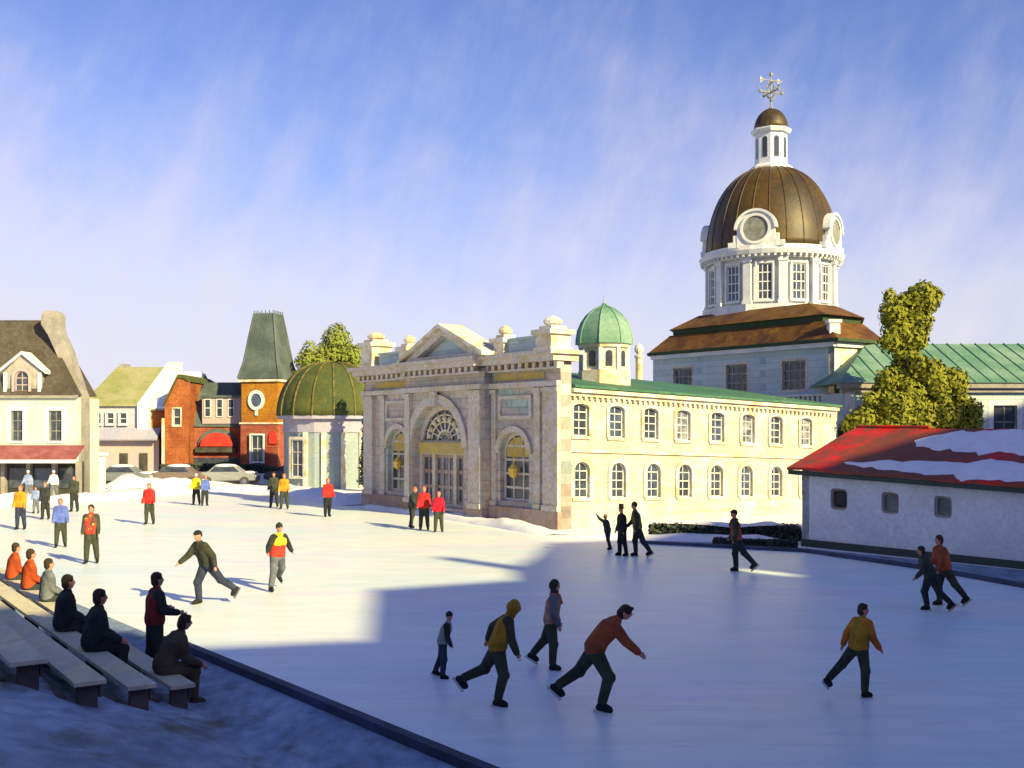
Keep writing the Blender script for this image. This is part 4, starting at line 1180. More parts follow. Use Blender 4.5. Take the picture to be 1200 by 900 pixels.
# hedges
def hedge(name, label, a, b, wd_, h, seed, n, snowy=0.2):
    a, b = Vector(a), Vector(b); mid = (a+b)/2
    r = root(name, mid, label, 'hedge')
    rnd = random.Random(seed); t = (b-a); L_ = t.length; t.normalize(); nn = Vector((-t.y, t.x, 0))
    v, f, mi = [], [], []
    for _ in range(n):
        s = rnd.random()*L_; hh = h*(.85+.3*noise.noise(Vector((s*.5, seed, 0))))
        p = a + t*s + nn*rnd.uniform(-.5,.5)*wd_ + Z*rnd.random()*hh
        q = Vector((rnd.gauss(0,1),)*1 + (rnd.gauss(0,1), rnd.gauss(0,1))).normalized(); o_ = q.orthogonal().normalized(); w_ = q.cross(o_); sz = rnd.uniform(.06,.13)
        i0 = len(v); v += [p-o_*sz, p+w_*sz*.6, p+o_*sz, p-w_*sz*.6]; f.append((i0,i0+1,i0+2,i0+3)); mi.append(rnd.choices((0,1,2), weights=(5,3,1))[0])
    me = bpy.data.meshes.new('foliage'); me.from_pydata([tuple(x) for x in v], [], f)
    for p_, i in zip(me.polygons, mi): p_.material_index = i
    link_mesh('foliage', me, hedge_m, r)
    mb = MB(); 
    k = int(L_/.7)
    for i in range(k+1): 
        p_ = a + t*(L_*i/k); mb.tube([p_, p_+Z*h*.8], .03, 5)
    mb.build('stems', bark, r)
    if snowy:
        vs, fs = [], []; m_ = int(L_/.25); cr_ = 6
        for i in range(m_+1):
            s = L_*i/m_; hh = h*(.9+.3*noise.noise(Vector((s*.5, seed, 0))))
            gap = noise.noise(Vector((s*.9, seed+3, 0)))
            w2 = wd_*.5*max(0.05, min(1, .85+gap*1.3))
            for k_ in range(cr_+1):
                u = -1+2*k_/cr_
                p_ = a + t*s + nn*(u*w2 - .05) + Z*(hh + snowy*(1-u*u)*min(1, w2*2) - .02)
                vs.append(tuple(p_))
        for i in range(m_):
            for k_ in range(cr_): fs.append((i*(cr_+1)+k_, (i+1)*(cr_+1)+k_, (i+1)*(cr_+1)+k_+1, i*(cr_+1)+k_+1))
        me = bpy.data.meshes.new('snow_cap'); me.from_pydata(vs, [], fs); fix(link_mesh('snow_cap', me, snow, r, smooth=True))
    return r
hedge('low_hedge', 'low dark hedge capped with snow along the foot of the cream wing', G(762, 630) + Z*0, G(938, 633), .9, .62, 3, 9000, .14)
hedge('low_hedge', 'lower dark hedge strip closer to the ice in front of the cream wing', G(840, 641)+Vector((0,.5,0)), G(938, 645)+Vector((0,.5,0)), .4, .28, 9, 3000, .0)
hedge('tall_hedge', 'long dark hedge in front of the brick houses and tower', Vector((xat(190, 87.5), 87.5, 0)), Vector((xat(333, 87.5), 87.5, 0)), .9, 1.55, 6, 16000, .0)

# ------------------------------------------------------------------ parked cars
def car(px_, Y, paint, label, rz=0, snowy=True):
    loc = Vector((xat(px_, Y), Y, 0))
    r = root('parked_car', loc, label, 'car', 'cars parked along the street behind the rink', rz)
    r['local'] = 1
    prof = [(-2.1,.35),(-2.15,.75),(-1.95,.95),(-1.35,1.0),(-.95,1.38),(.55,1.42),(1.1,1.0),(1.95,.88),(2.15,.65),(2.1,.35)]
    def loft(m, pr, ws):
        n = len(pr)
        vs = [(x, -w_, z) for (x, z), w_ in zip(pr, ws)] + [(x, w_, z) for (x, z), w_ in zip(pr, ws)]
        m.add(vs, [tuple(range(n)), tuple(range(2*n-1, n-1, -1))] + [(i, n+i, n+(i+1) % n, (i+1) % n) for i in range(n)])
    mb = MB(); loft(mb, prof, [.84,.88,.86,.8,.62,.62,.8,.84,.84,.82]); b_ = fix(mb.build('body', paint, r, bevel=.05))
    for s in (-1, 1):
        mb = MB()
        mb.hexa([(-1.15,s*.83,1.02),(.98,s*.83,1.02),(.98,s*.70,1.02),(-1.15,s*.70,1.02),(-.85,s*.69,1.34),(.5,s*.69,1.36),(.5,s*.60,1.36),(-.85,s*.60,1.34)])
        fix(mb.build('side_window', glass_d, r))
        for x in (-1.35, 1.35):
            mb = MB(); mb.tube([(x, s*.70, .33), (x, s*.92, .33)], .33, 16); wl = mb.build('wheel', dark_shop, r)
            mb = MB(); mb.tube([(x, s*.925, .33), (x, s*.935, .33)], .18, 12); mb.build('rim', metal, wl)
        mb = MB(); mb.box((2.05, s*.62-.14, .62), (2.17, s*.62+.14, .76)); mb.build('headlight', white_paint, r)
    if snowy:
        mb = MB(); mb.ell((-.2, 0, 1.40), (.85, .62, .16), 16); mb.ell((1.55, 0, .92), (.55, .7, .12), 14); mb.build('snow_cover', snow, r, smooth=True)
    return r
cp = [mat('paint_slate', (.16,.18,.20), rough=.35, spec=.5, bump=0), mat('paint_taupe', (.15,.12,.11), rough=.35, spec=.5, bump=0), mat('paint_silver', (.24,.26,.28), rough=.35, spec=.5, bump=0), mat('paint_dark', (.06,.07,.08), rough=.35, spec=.5, bump=0)]
car(146, 79, cp[0], 'slate grey parked car with snowy roof, leftmost, beside the white booth', 0)
car(206, 79.5, cp[1], 'taupe parked car with snowy roof in front of the orange brick house', pi)
car(268, 80, cp[2], 'silver parked car with snow on its roof, in front of the red arched awning', 0)
car(345, 82, cp[3], 'black parked car, rightmost of the row by the pavilion', pi, False)

# ------------------------------------------------------------------ unseen buildings behind the viewer, outlines shaped to cast the ice shadow
TT = tan(radians(SUN_EL)); S3 = Vector((SX, SY, 0)); T3 = Vector((-SY, SX, 0))
A0 = 12.0
def hA(edge, z=0): return (A0 - edge)*TT + z
def AB(a, b, z=0): return S3*a + T3*b + Z*z
FA = frame(AB(A0, 0), T3, -S3)
def caster(name, label, prof, body_h, holes=(), m=brick_o, wins=True):
    b0_, b1_ = prof[0][0], prof[-1][0]
    r = root(name, AB(A0, (b0_+b1_)/2), label, 'building')
    outer = [(b0_, 0), (b1_, 0)] + [(b, hA(e)) for b, e in reversed(prof)]
    plate('front_wall', FA, outer, holes, -.4, 0, m, r)
    mb = MB(); mb.fbox(FA, b0_+.003, b1_-.003, 0, body_h, -9, -.41); mb.build('body', m, r)
    if wins:
        n = max(1, int((b1_-b0_)/2.6))
        for i in range(n):
            for z0_ in (1.2, 4.6, 8.0):
                x = b0_ + (b1_-b0_)*(i+.5)/n
                window(FA, x-.5, x+.5, z0_, z0_+1.7, white_paint, glass_d, r, nx=2, nz=2, d=.17, surround=cream_trim)
    return r
caster('unseen_town_house', 'unseen brick house row behind the viewer, left of the others, shading the stands', [(-14,-21.5),(8.7,-21.5)], 13.0)
caster('unseen_gabled_house', 'unseen brick gabled house behind the viewer beside the row, shading the middle of the ice', [(8.701,-18.9),(11.6,-17.4),(15.4,-22.8),(19.2,-21.8),(20.5,-23.4),(20.6,-27.2),(21.2,-27.2),(21.25,-24.0),(23.5,-25.6)], 12.0, m=brick_r)
zc0, zc1 = (A0+17.4)*TT, (A0+19.6)*TT
caster('unseen_tall_gabled_building', 'unseen tall rendered building, gable pierced for a sun patch, right of viewer, shading the ice', [(23.51,-25.7),(26.6,-28.2),(30,-26.8),(51.4,-26.8)], 12.5, holes=[rect(25.2,25.75,zc0,zc1)], m=pinkwall)
caster('shade_block', 'unseen tall rendered block added far right of the viewer to shade the green-roofed building', [(51.5, A0-(6.4/TT+35.7)),(78, A0-(6.4/TT+35.7))], 15.0, m=pinkwall)

# ------------------------------------------------------------------ bleachers
dB = Vector((-.56, .83, 0)).normalized(); oB = Vector((-dB.y, dB.x, 0))   # oB points away from ice
if oB.x > 0: oB = -oB
rows = []
for (px_, py_, z) in ((229,801,.45),(184,801,.75),(125,796,1.05),(56,772,1.35)):
    p = G(px_, py_, z); rows.append((p, z))
bl = root('bleachers', rows[1][0]*Vector((1,1,0)), 'stepped timber stand with pale plank seats at the lower left beside the ice', 'bleachers')
for i, (p, z) in enumerate(rows):
    wdt = (.34, .36, .36, .40)[i]
    a = p; b = p + dB*26
    mb = MB()
    def pl(m, off0, off1, z0, z1, s0=0., s1=26.):
        A_, B_ = p + dB*s0, p + dB*s1
        q = [A_+oB*off0, A_+oB*off1, B_+oB*off1, B_+oB*off0]
        m.hexa([v*Vector((1,1,0))+Z*z0 for v in q] + [v*Vector((1,1,0))+Z*z1 for v in q])
    pl(mb, 0, wdt, z-.05, z); fix(mb.build('seat_plank', wood_p, bl))
    mb = MB(); pl(mb, .42, .74, z-.20, z-.16, .1, 25.8); 
    fix(mb.build('foot_board', wood_d, bl))
    mb = MB(); pl(mb, .03, .06, z-.22, z-.055, .1, 25.9); fix(mb.build('riser', wood_d, bl))
    for k in range(0, 12):
        mb = MB(); s = .12 + 2.3*k
        pl(mb, .07, .30, z-.5, z-.055, s, s+.09)
        fix(mb.build('support', wood_d, bl))
offs = [(p - rows[0][0]).dot(oB) for p, z in rows]
print('row offsets', offs)
slope = .9/offs[3]
def bank_z(off, s_):
    h = min(1.9, max(0, .04 + slope*off)) if off > -.3 else max(0, (.04-.3*slope)*(off+1.1)/.8)
    h = h * min(1, max(0, (s_+30)/6))
    return h
vs, fs = [], []
ns, no = 110, 40
for i in range(ns+1):
    s_ = -30 + 60*i/ns
    for k in range(no+1):
        of_ = -1.1 + 12*k/no
        p = rows[0][0]*Vector((1,1,0)) + dB*s_ + oB*of_
        h = bank_z(of_, s_)
        h += (.10*noise.noise(Vector((p.x*.8, p.y*.8, 1))) + .05*noise.noise(Vector((p.x*2.3, p.y*2.3, 2))))*min(1, h*2) if of_ < 9 else 0
        vs.append((p.x, p.y, h + .001))
for i in range(ns):
    for k in range(no):
        a_ = i*(no+1)+k; fs.append((a_, a_+no+1, a_+no+2, a_+1))
me = bpy.data.meshes.new('bank'); me.from_pydata(vs, [], fs)
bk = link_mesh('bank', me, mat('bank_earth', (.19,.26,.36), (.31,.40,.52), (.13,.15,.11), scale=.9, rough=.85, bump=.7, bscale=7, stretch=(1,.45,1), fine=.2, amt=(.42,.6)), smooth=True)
fix(bk)
if sum(p.normal.z for p in bk.data.polygons) < 0: bk.data.flip_normals()
bk['kind'] = 'structure'

# ------------------------------------------------------------------ people
SKIN = mat('skin', (.55,.24,.17), (.48,.20,.15), scale=9, rough=.6, bump=0, fine=.03)
HAIR = mat('dark_hair', (.03,.022,.018), (.05,.035,.025), scale=20, bump=.3)
EYE = mat('eye_dark', (.02,.02,.02), rough=.3, bump=0)
CL = {}
def cloth(name, c, c2=None):
    return mat('cloth_' + name, c, c2 or tuple(x*.7 for x in c), scale=5, rough=.9, bump=.9, bscale=8, fine=.22)
def two_tone(name, top, low, zsplit):
    if name in MATS: return MATS[name]
    m = bpy.data.materials.new(name); m.use_nodes = True; nt = m.node_tree; b = nt.nodes['Principled BSDF']; b.inputs['Roughness'].default_value = .9
    tc_ = N(nt, 'ShaderNodeTexCoord'); sp = N(nt, 'ShaderNodeSeparateXYZ'); nt.links.new(tc_.outputs['Object'], sp.inputs[0])
    nz = N(nt, 'ShaderNodeTexNoise'); nz.inputs['Scale'].default_value = 9; nt.links.new(tc_.outputs['Object'], nz.inputs['Vector'])
    ad_ = N(nt, 'ShaderNodeMath', operation='MULTIPLY_ADD'); ad_.inputs[1].default_value = .12; nt.links.new(nz.outputs[0], ad_.inputs[0]); nt.links.new(sp.outputs[2], ad_.inputs[2])
    gt = N(nt, 'ShaderNodeMath', operation='GREATER_THAN'); gt.inputs[1].default_value = zsplit+.06; nt.links.new(ad_.outputs[0], gt.inputs[0])
    mx = N(nt, 'ShaderNodeMix', data_type='RGBA'); nt.links.new(gt.outputs[0], mx.inputs[0]); mx.inputs[6].default_value = (*low,1); mx.inputs[7].default_value = (*top,1)
    nt.links.new(mx.outputs[2], b.inputs['Base Color']); MATS[name] = m; return m
dk = cloth('charcoal', (.028,.034,.034)); dkg = cloth('dark_green', (.045,.055,.038)); navy = cloth('navy', (.03,.04,.075)); grey = cloth('slate_grey', (.13,.15,.17)); black = cloth('black', (.015,.018,.02))
red = cloth('red', (.50,.025,.025)); orange = cloth('orange', (.60,.24,.02)); yellow = cloth('yellow', (.62,.47,.02)); blue = cloth('blue', (.09,.14,.45)); ochc = cloth('ochre', (.36,.20,.02)); rust = cloth('rust', (.30,.075,.03)); maroon = cloth('maroon', (.22,.03,.03))
oran2 = cloth('red_orange', (.36,.06,.015)); olive = cloth('olive', (.20,.16,.03)); white_c = cloth('white', (.7,.7,.68)); jean = cloth('grey_denim', (.12,.14,.17)); lgrey = cloth('light_grey', (.30,.31,.31)); rustl = cloth('rusty_pink', (.45,.17,.10)); brown = cloth('brown', (.09,.07,.045))

def remesh(mb, vox, smooth=4):
    me = mb.mesh('t'); ob_ = bpy.data.objects.new('t', me); C.objects.link(ob_)
    m = ob_.modifiers.new('r', 'REMESH'); m.mode = 'VOXEL'; m.voxel_size = vox; m.use_smooth_shade = True
    if smooth:
        s = ob_.modifiers.new('s', 'SMOOTH'); s.factor = .5; s.iterations = smooth
    r = eval_mesh(ob_)
    bpy.data.objects.remove(ob_); bpy.data.meshes.remove(me)
    return r

def person(label, px_, py_, face, jacket, trousers, height=1.7, lean=8, legs=((10,12,6),(-8,14,6)), arms=((20,25,14),(-18,30,14)), hat=('toque', None), sleeves=None, skates=True, cat='skater', group='skaters on the rink', seat=None, loc=None, head=None, scarf=None, zoff=0.0, turn=0, roll=0, bulk=1.26):
    """legs/arms: (pitch forward, bend, spread) for right, left; face: heading in degrees, 0 = towards +X (picture right)"""
    sleeves = sleeves or jacket
    P0 = loc if loc is not None else G(px_, py_)
    dist = P0.y
    r = root('person', (P0.x, P0.y, zoff), label, cat, group, radians(face)); r['local'] = 1
    k = height/1.7
    vox = min(.026, max(.011, dist/1100))
    ln = radians(lean)
    pel = Vector((0,0,0))
    def dr_(th, ph, s): th, ph = radians(th), radians(ph); return Vector((sin(th)*cos(ph), s*sin(ph), -cos(th)*cos(ph)))
    tdir = Vector((sin(ln), sin(radians(roll)), cos(ln))).normalized()
    l2 = radians(lean*.6); t2 = Vector((sin(l2), 0, cos(l2)))
    waist = pel + t2*.17
    chest = waist + tdir*.20
    neck = chest + tdir*.14
    hl_ = radians(lean*.35 if head is None else head); hd = Vector((sin(hl_), 0, cos(hl_)))
    hb = neck + hd*.09
    hc = hb + hd*.11 + Vector((.015,0,0))
    Lg = []
    for s, (a, bnd, sp_) in zip((-1, 1), legs):
        hip = pel + Vector((0, s*.085, -.02)); d1 = dr_(a, sp_, s); kn = hip + d1*.42
        d2 = dr_(a-bnd, sp_*.6, s); an = kn + d2*.41
        ta = radians(a-bnd); fd = Vector((cos(ta*.85), s*.15, sin(ta*.85)))
        Lg.append((hip, kn, an, fd.normalized()))
    Am = []
    for s, (a, bnd, sp_) in zip((-1, 1), arms):
        sh = neck - tdir*.045 + Vector((0, s*.150, 0)); d1 = dr_(a, sp_, s); el_ = sh + d1*.28
        d2 = dr_(a+bnd, sp_*.7, s); wr = el_ + d2*.24
        Am.append((sh, el_, wr, d2))
    # lowest point to the ground
    low = min(min((an - Z*.075).z, (an + fd*.15 - Z*.05).z) for _, _, an, fd in Lg)
    bz = .035 if skates else 0
    off = Vector((0, 0, -low + bz)) if seat is None else Vector((0, 0, seat/k + .09))
    def T(v): return (v + off)*k
    # body, one continuous surface
    b = MB()
    R = lambda x: x*k
    for s in (-1, 1): b.cap(T(pel+Vector((0,s*.06,0))), T(waist+Vector((0,s*.055,0))), R(.095), R(.085)); b.cap(T(waist+Vector((0,s*.055,0))), T(chest+Vector((0,s*.075,0))), R(.085), R(.095))
    for s, (sh, el_, wr, d2) in zip((-1, 1), Am):
        b.cap(T(chest+Vector((0,s*.07,.02))), T(sh), R(.08), R(.058))
        b.cap(T(sh), T(el_), R(.050), R(.038)); b.cap(T(el_), T(wr), R(.038), R(.026))
        # hand: palm, four fingers, thumb
        sd = d2.cross(Vector((1,0,0))).normalized() if abs(d2.x) < .9 else Vector((0,1,0))
        fw2 = sd.cross(d2).normalized()
        if fw2.x < 0: fw2 = -fw2
        pc = wr + d2*.055
        b.cap(T(wr), T(pc - fw2*.018), R(.024), R(.021)); b.cap(T(wr), T(pc + fw2*.018), R(.024), R(.021))
        for j, (o_, L_) in enumerate(((-.030,.055),(-.010,.068),(.011,.070),(.031,.062))):
            f0 = pc + fw2*o_ + d2*.02; f1 = f0 + d2*L_*.55; f2 = f1 + (d2*.75 + (-s)*Vector((0,1,0))*.5).normalized()*L_*.5
            b.cap(T(f0), T(f1), R(.0095), R(.009), 6); b.cap(T(f1), T(f2), R(.009), R(.008), 6)
        th0 = wr + d2*.025 + fw2*.022; th1 = th0 + (fw2*.8 + d2*.6).normalized()*.035; th2 = th1 + (d2*.9+fw2*.2).normalized()*.028
        b.cap(T(th0), T(th1), R(.012), R(.0105), 6); b.cap(T(th1), T(th2), R(.0105), R(.009), 6)
    for hip, kn, an, fd in Lg:
        b.cap(T(hip), T(kn), R(.078), R(.052)); b.cap(T(kn), T(an), R(.052), R(.036)); b.cap(T(an-Z*.01), T(an+fd*.13-Z*.04), R(.038), R(.030))
    b.cap(T(neck-hd*.03), T(hb), R(.055), R(.052))
    tr = radians(turn); fx = Vector((cos(tr), sin(tr), 0)); fy = Vector((-sin(tr), cos(tr), 0))
    b.ell(T(hc), (R(.088), R(.074), R(.112)), 14)
    b.ell(T(hc + fx*.03 - hd*.06), (R(.055), R(.052), R(.06)), 12)
    b.cap(T(hc + fx*.082 + Z*.005), T(hc + fx*.105 - Z*.022), R(.010), R(.014), 6)
    b.ell(T(hc + fx*.082 - Z*.052), (R(.012), R(.026), R(.010)), 8)
    for s in (-1, 1): b.ell(T(hc + fy*s*.078 - Z*.005), (R(.018), R(.012), R(.030)), 8)
    me = remesh(b, vox, 2); link_mesh('body', me, SKIN, r, smooth=True)
    if dist < 60:
        for s in (-1, 1):
            e = MB(); e.ell(T(hc + fx*.080 + fy*s*.030 + Z*.012), (R(.012), R(.014), R(.010)), 8); e.build('eye', EYE, r, smooth=True)
    # trousers
    RB = lambda x: x*k*bulk
    t = MB()
    for s in (-1, 1): t.cap(T(pel+Vector((0,s*.06,-.01))), T(waist+Vector((0,s*.055,-.04))), RB(.115), RB(.10))
    for hip, kn, an, fd in Lg:
        t.cap(T(hip), T(kn), RB(.100), RB(.074)); t.cap(T(kn), T(an + (kn-an)*.12), RB(.074), RB(.060))
        t.ell(T(kn + Vector((.012,0,0))), (RB(.08),)*3, 10)
    link_mesh('trousers', remesh(t, vox, 3), trousers, r, smooth=True)
    # sweater with sleeves / jacket body
    j = MB()
    for s in (-1, 1):
        j.cap(T(pel+Vector((0,s*.06,.03))), T(waist+Vector((0,s*.06,0))), RB(.130), RB(.118)); j.cap(T(waist+Vector((0,s*.06,0))), T(chest+Vector((0,s*.08,0))), RB(.118), RB(.122))
        j.cap(T(chest+Vector((0,s*.07,.02))), T(neck+Vector((0,s*.10,-.03))), RB(.105), RB(.070))
    j.cap(T(neck-hd*.06), T(neck+hd*.025), RB(.085), RB(.070))
    sl = MB()
    for s, (sh, el_, wr, d2) in zip((-1, 1), Am):
        sl.cap(T(neck-tdir*.05+Vector((0,s*.09,0))), T(sh), RB(.085), RB(.080)); sl.cap(T(sh), T(el_), RB(.080), RB(.062)); sl.cap(T(el_), T(wr - d2*.015), RB(.062), RB(.048))
    if sleeves is jacket:
        j.v, j.f, j.m = j.v + sl.v, j.f + [tuple(i+len(j.v) for i in f) for f in sl.f], j.m + sl.m
    # fix index offset for merged geometry
    jk = link_mesh('jacket', remesh(j, vox, 3), jacket, r, smooth=True)
    if sleeves is not jacket:
        link_mesh('sleeves', remesh(sl, vox, 3), sleeves, r, smooth=True)
    if scarf:
        sc = MB(); 
        n_ = 12; pts_ = [T(neck + hd*.035 + Vector((cos(2*pi*i/n_)*.075, sin(2*pi*i/n_)*.075, 0))) for i in range(n_+1)]
        sc.tube(pts_, R(.032), 8); sc.tube([T(neck+Vector((.09,.02,.03))), T(chest+Vector((.16,.03,-.02)))], [R(.03), R(.035)], 8)
        sc.build('scarf', scarf, r, smooth=True)
    # boots and blades
    for hip, kn, an, fd in Lg:
        bt = MB(); sole = an - (kn-an).normalized()*.045
        bt.cap(T(an + (kn-an)*.26), T(an), R(.066), R(.060)); bt.cap(T(an), T(an+fd*.13-Z*.03), R(.058), R(.048)); bt.cap(T(sole - fd*.03), T(sole + fd*.15), R(.050), R(.044))
        bo_ = link_mesh('boot', remesh(bt, vox, 2), black if skates else brown, r, smooth=True)
        if skates:
            up = (kn-an).normalized(); up = (up - fd*up.dot(fd)).normalized(); sd = up.cross(fd)
            bb = MB(); c0 = sole - up*.05
            q = [c0 - fd*.09 - sd*.004 - up*.035, c0 + fd*.21 - sd*.004 - up*.035, c0 + fd*.21 + sd*.004 - up*.035, c0 - fd*.09 + sd*.004 - up*.035]
            bb.hexa([T(v) for v in q] + [T(v + up*.05) for v in q]); fix(bb.build('blade', metal, bo_))
    # headgear
    kind, hm_ = hat
    Rz = Matrix.Rotation(tr, 3, 'Z')
    h = MB()
    if kind == 'toque':
        h.ell(T(hc - fx*.012 + hd*.045), (R(.104), R(.092), R(.088)), 14); h.ell(T(hc - fx*.02 + hd*.125), (R(.03),)*3, 8); h.ell(T(hc - fx*.03 + hd*.0), (R(.085), R(.088), R(.05)), 12)
        nm_ = 'hat'
    elif kind == 'tophat':
        h.lathe(T(hc + hd*.05), [(R(.15),0),(R(.15),R(.012)),(R(.092),R(.02)),(R(.086),R(.16)),(R(.09),R(.165))], 16); nm_ = 'hat'
    elif kind == 'cap':
        h.ell(T(hc - fx*.008 + hd*.05), (R(.100), R(.088), R(.072)), 14); h.ell(T(hc + fx*.10 + hd*.045), (R(.05), R(.06), R(.012)), 10); h.ell(T(hc - fx*.04 + hd*.0), (R(.07), R(.08), R(.05)), 10); nm_ = 'hat'
    elif kind == 'hood':
        h.ell(T(hc - fx*.028 + hd*.012), (R(.108), R(.104), R(.130)), 14); h.cap(T(neck), T(hb), R(.085), R(.09)); h.ell(T(hc - fx*.07), (R(.09), R(.09), R(.10)), 12); nm_ = 'hood'
    else:
        h.ell(T(hc - fx*.024 + hd*.036), (R(.100), R(.092), R(.100)), 14); h.ell(T(hc - fx*.045 - hd*.03), (R(.072), R(.088), R(.095)), 12); h.ell(T(hc + fx*.030 + hd*.085), (R(.040), R(.06), R(.028)), 10)
        for q_ in range(16): h.ell(T(hc - fx*(.03+.05*sin(q_*1.7)) + fy*.075*cos(q_*2.3) + hd*(.03+.07*sin(q_*3.1))), (R(.028),)*3, 6); nm_ = 'hair'; hm_ = hm_ or HAIR
    if kind in ('toque', 'hood', 'hair', 'cap'):
        link_mesh(nm_, remesh(h, vox, 2), hm_, r, smooth=True)
    else: h.build(nm_, hm_, r)
    return r

# shaded skaters in front
person('skater in ochre hooded top with dark sleeves kicking one leg back', 583, 826, 5, ochc, dkg, 1.5, lean=24, legs=((12,26,8),(-30,36,10)), arms=((10,12,6),(-58,38,22)), sleeves=dkg, hat=('hood', ochc), head=30, turn=-25)
person('skater in rust jacket bending far forward with a leg stretched back, lower centre right', 697, 832, 0, rust, dkg, 1.62, lean=42, legs=((28,44,8),(-34,20,12)), arms=((38,12,12),(-35,25,16)), hat=('hair', HAIR), sleeves=rust, head=45, turn=-20)
person('skater in grey and rusty jacket upright on the ice between the ochre and rust skaters', 646, 784, -8, mat('cloth_patchy', (.20,.22,.22), (.42,.14,.07), (.45,.28,.20), scale=7, amt=(.46,.52), amt2=(.56,.6)), dkg, 1.42, lean=8, legs=((8,10,10),(-22,18,12)), arms=((2,20,8),(-4,26,8)), hat=('hood', dk), sleeves=grey, scarf=rustl, turn=-35)
person('small child in light grey jacket and dark trousers, leftmost skater on the shaded ice', 519, 795, -5, lgrey, navy, 1.03, lean=18, legs=((6,10,6),(-10,14,8)), arms=((5,20,8),(-40,30,10)), hat=('toque', dk), sleeves=dk, turn=-30)
person('skater in ochre jacket with one orange sleeve striding away at the lower right', 1006, 816, 30, ochc, dkg, 1.32, lean=14, legs=((4,12,8),(-36,12,16)), arms=((10,22,16),(-30,20,22)), hat=('hair', HAIR), sleeves=cloth('burnt_orange', (.5,.16,.02)), turn=-40)
person('dark clad skater leaning against a rust clad one at the right, left of the pair', 1090, 717, 175, dkg, dk, 1.42, lean=26, legs=((14,26,10),(-26,20,12)), arms=((-25,20,10),(15,30,10)), hat=('hair', HAIR), group='pair skating together at the right')
person('skater in rust red coat behind the dark clad one near the grey shed', 1106, 711, 190, rust, dkg, 1.55, lean=14, legs=((6,12,8),(-28,10,14)), arms=((10,40,8),(5,30,8)), hat=('hair', HAIR), group='pair skating together at the right')
person('skater in black hat and rust jacket gliding left before the cream wing', 863, 671, 170, rust, dk, 1.68, lean=6, legs=((4,8,6),(-30,14,8)), arms=((5,25,8),(-8,25,8)), hat=('cap', black), scarf=dk, sleeves=dkg)
person('short dark clad child waving a bare hand, left of the three by the hall corner', 712, 645, 150, dkg, dk, 1.15, lean=14, legs=((4,14,6),(-12,12,6)), arms=((8,20,8),(120,25,10)), hat=('hair', cloth('ginger', (.40,.14,.07))), group='three people by the hall corner')
person('person in black top hat and black coat, middle of the three by the hall corner', 729, 652, 200, black, black, 1.5, lean=2, legs=((4,6,6),(-4,6,6)), arms=((5,15,10),(-5,15,10)), hat=('tophat', black), group='three people by the hall corner')
person('person in olive jacket and dark hat, right of the three by the hall corner', 747, 653, 180, olive, dk, 1.66, lean=10, legs=((8,12,8),(-22,12,8)), arms=((15,30,8),(-10,25,8)), hat=('toque', dk), sleeves=dkg, group='three people by the hall corner')
# sunlit skaters
person('skater in yellow and red sweater with dark sleeves striding across the sunlit ice', 325, 692, -48, two_tone('cloth_yellow_over_red', (.62,.42,.02), (.52,.03,.02), 1.14), jean, 1.66, lean=10, legs=((26,28,17),(-30,22,22)), arms=((22,30,40),(-34,36,40)), sleeves=dk, hat=('toque', dk))
person('skater in black flat hat and dark jacket swinging his arms at the centre left', 243, 709, -128, cloth('dark_olive', (.045,.05,.035)), navy, 1.72, lean=28, legs=((20,30,10),(-34,22,14)), arms=((28,22,26),(-30,30,28)), hat=('cap', black), head=8)
person('skater in plain red jacket left of the pair in blue and yellow', 175, 615, -90, red, dkg, 1.68, lean=4, legs=((4,8,4),(-6,8,4)), arms=((5,30,12),(5,30,12)), hat=('hair', cloth('ginger', (.40,.14,.07))))
person('skater in red jacket and black trousers between the far snow bank and the pavilion', 384, 606, -60, red, black, 1.7, lean=4, legs=((6,8,4),(-8,10,4)), arms=((5,30,14),(5,30,14)), hat=('hair', cloth('ginger', (.40,.14,.07))), sleeves=red)
person('dark clad person bending slightly, left of the three by the portico', 483, 619, -20, dk, dk, 1.62, lean=14, legs=((6,10,5),(-6,10,5)), arms=((15,30,10),(5,30,10)), hat=('hair', cloth('ginger', (.40,.14,.07))), group='three people by the portico')
person('taller person in red jacket, middle of the three by the portico', 497, 622, -90, red, dk, 1.68, lean=4, legs=((4,8,5),(-4,8,5)), arms=((10,30,12),(10,30,12)), hat=('hair', cloth('ginger', (.40,.14,.07))), group='three people by the portico')
person('shorter person in crimson jacket, right of the three by the portico', 514, 624, -90, cloth('crimson', (.48,.01,.03)), dkg, 1.52, lean=2, legs=((4,8,5),(-4,8,5)), arms=((10,30,12),(10,30,12)), hat=('hair', cloth('ginger', (.40,.14,.07))), group='three people by the portico')
person('person in dark coat, left of the pair before the far snow bank under the tower', 321, 595, -90, dkg, dk, 1.75, lean=2, arms=((5,15,14),(5,15,14)), legs=((3,6,6),(-3,6,6)), hat=('hair', HAIR), group='pair by the snow bank under the tower')
person('person in orange-yellow jacket, right of the pair under the tower', 333, 597, -90, orange, dkg, 1.72, lean=2, arms=((5,25,12),(5,25,12)), legs=((3,6,6),(-3,6,6)), hat=('hair', cloth('ginger', (.40,.14,.07))), group='pair by the snow bank under the tower')
person('person in yellow jacket and white hat, left of the pair at the far snow bank', 230, 592, -90, yellow, dk, 1.6, lean=6, legs=((4,8,6),(-4,8,6)), arms=((5,25,12),(5,25,12)), hat=('toque', white_c), group='pair at the far snow bank')
person('person in blue jacket overlapping the yellow one at the far snow bank', 240, 593, -60, blue, dk, 1.55, lean=14, legs=((4,8,6),(-4,8,6)), arms=((5,25,12),(5,25,12)), hat=('hair', cloth('ginger', (.40,.14,.07))), group='pair at the far snow bank')
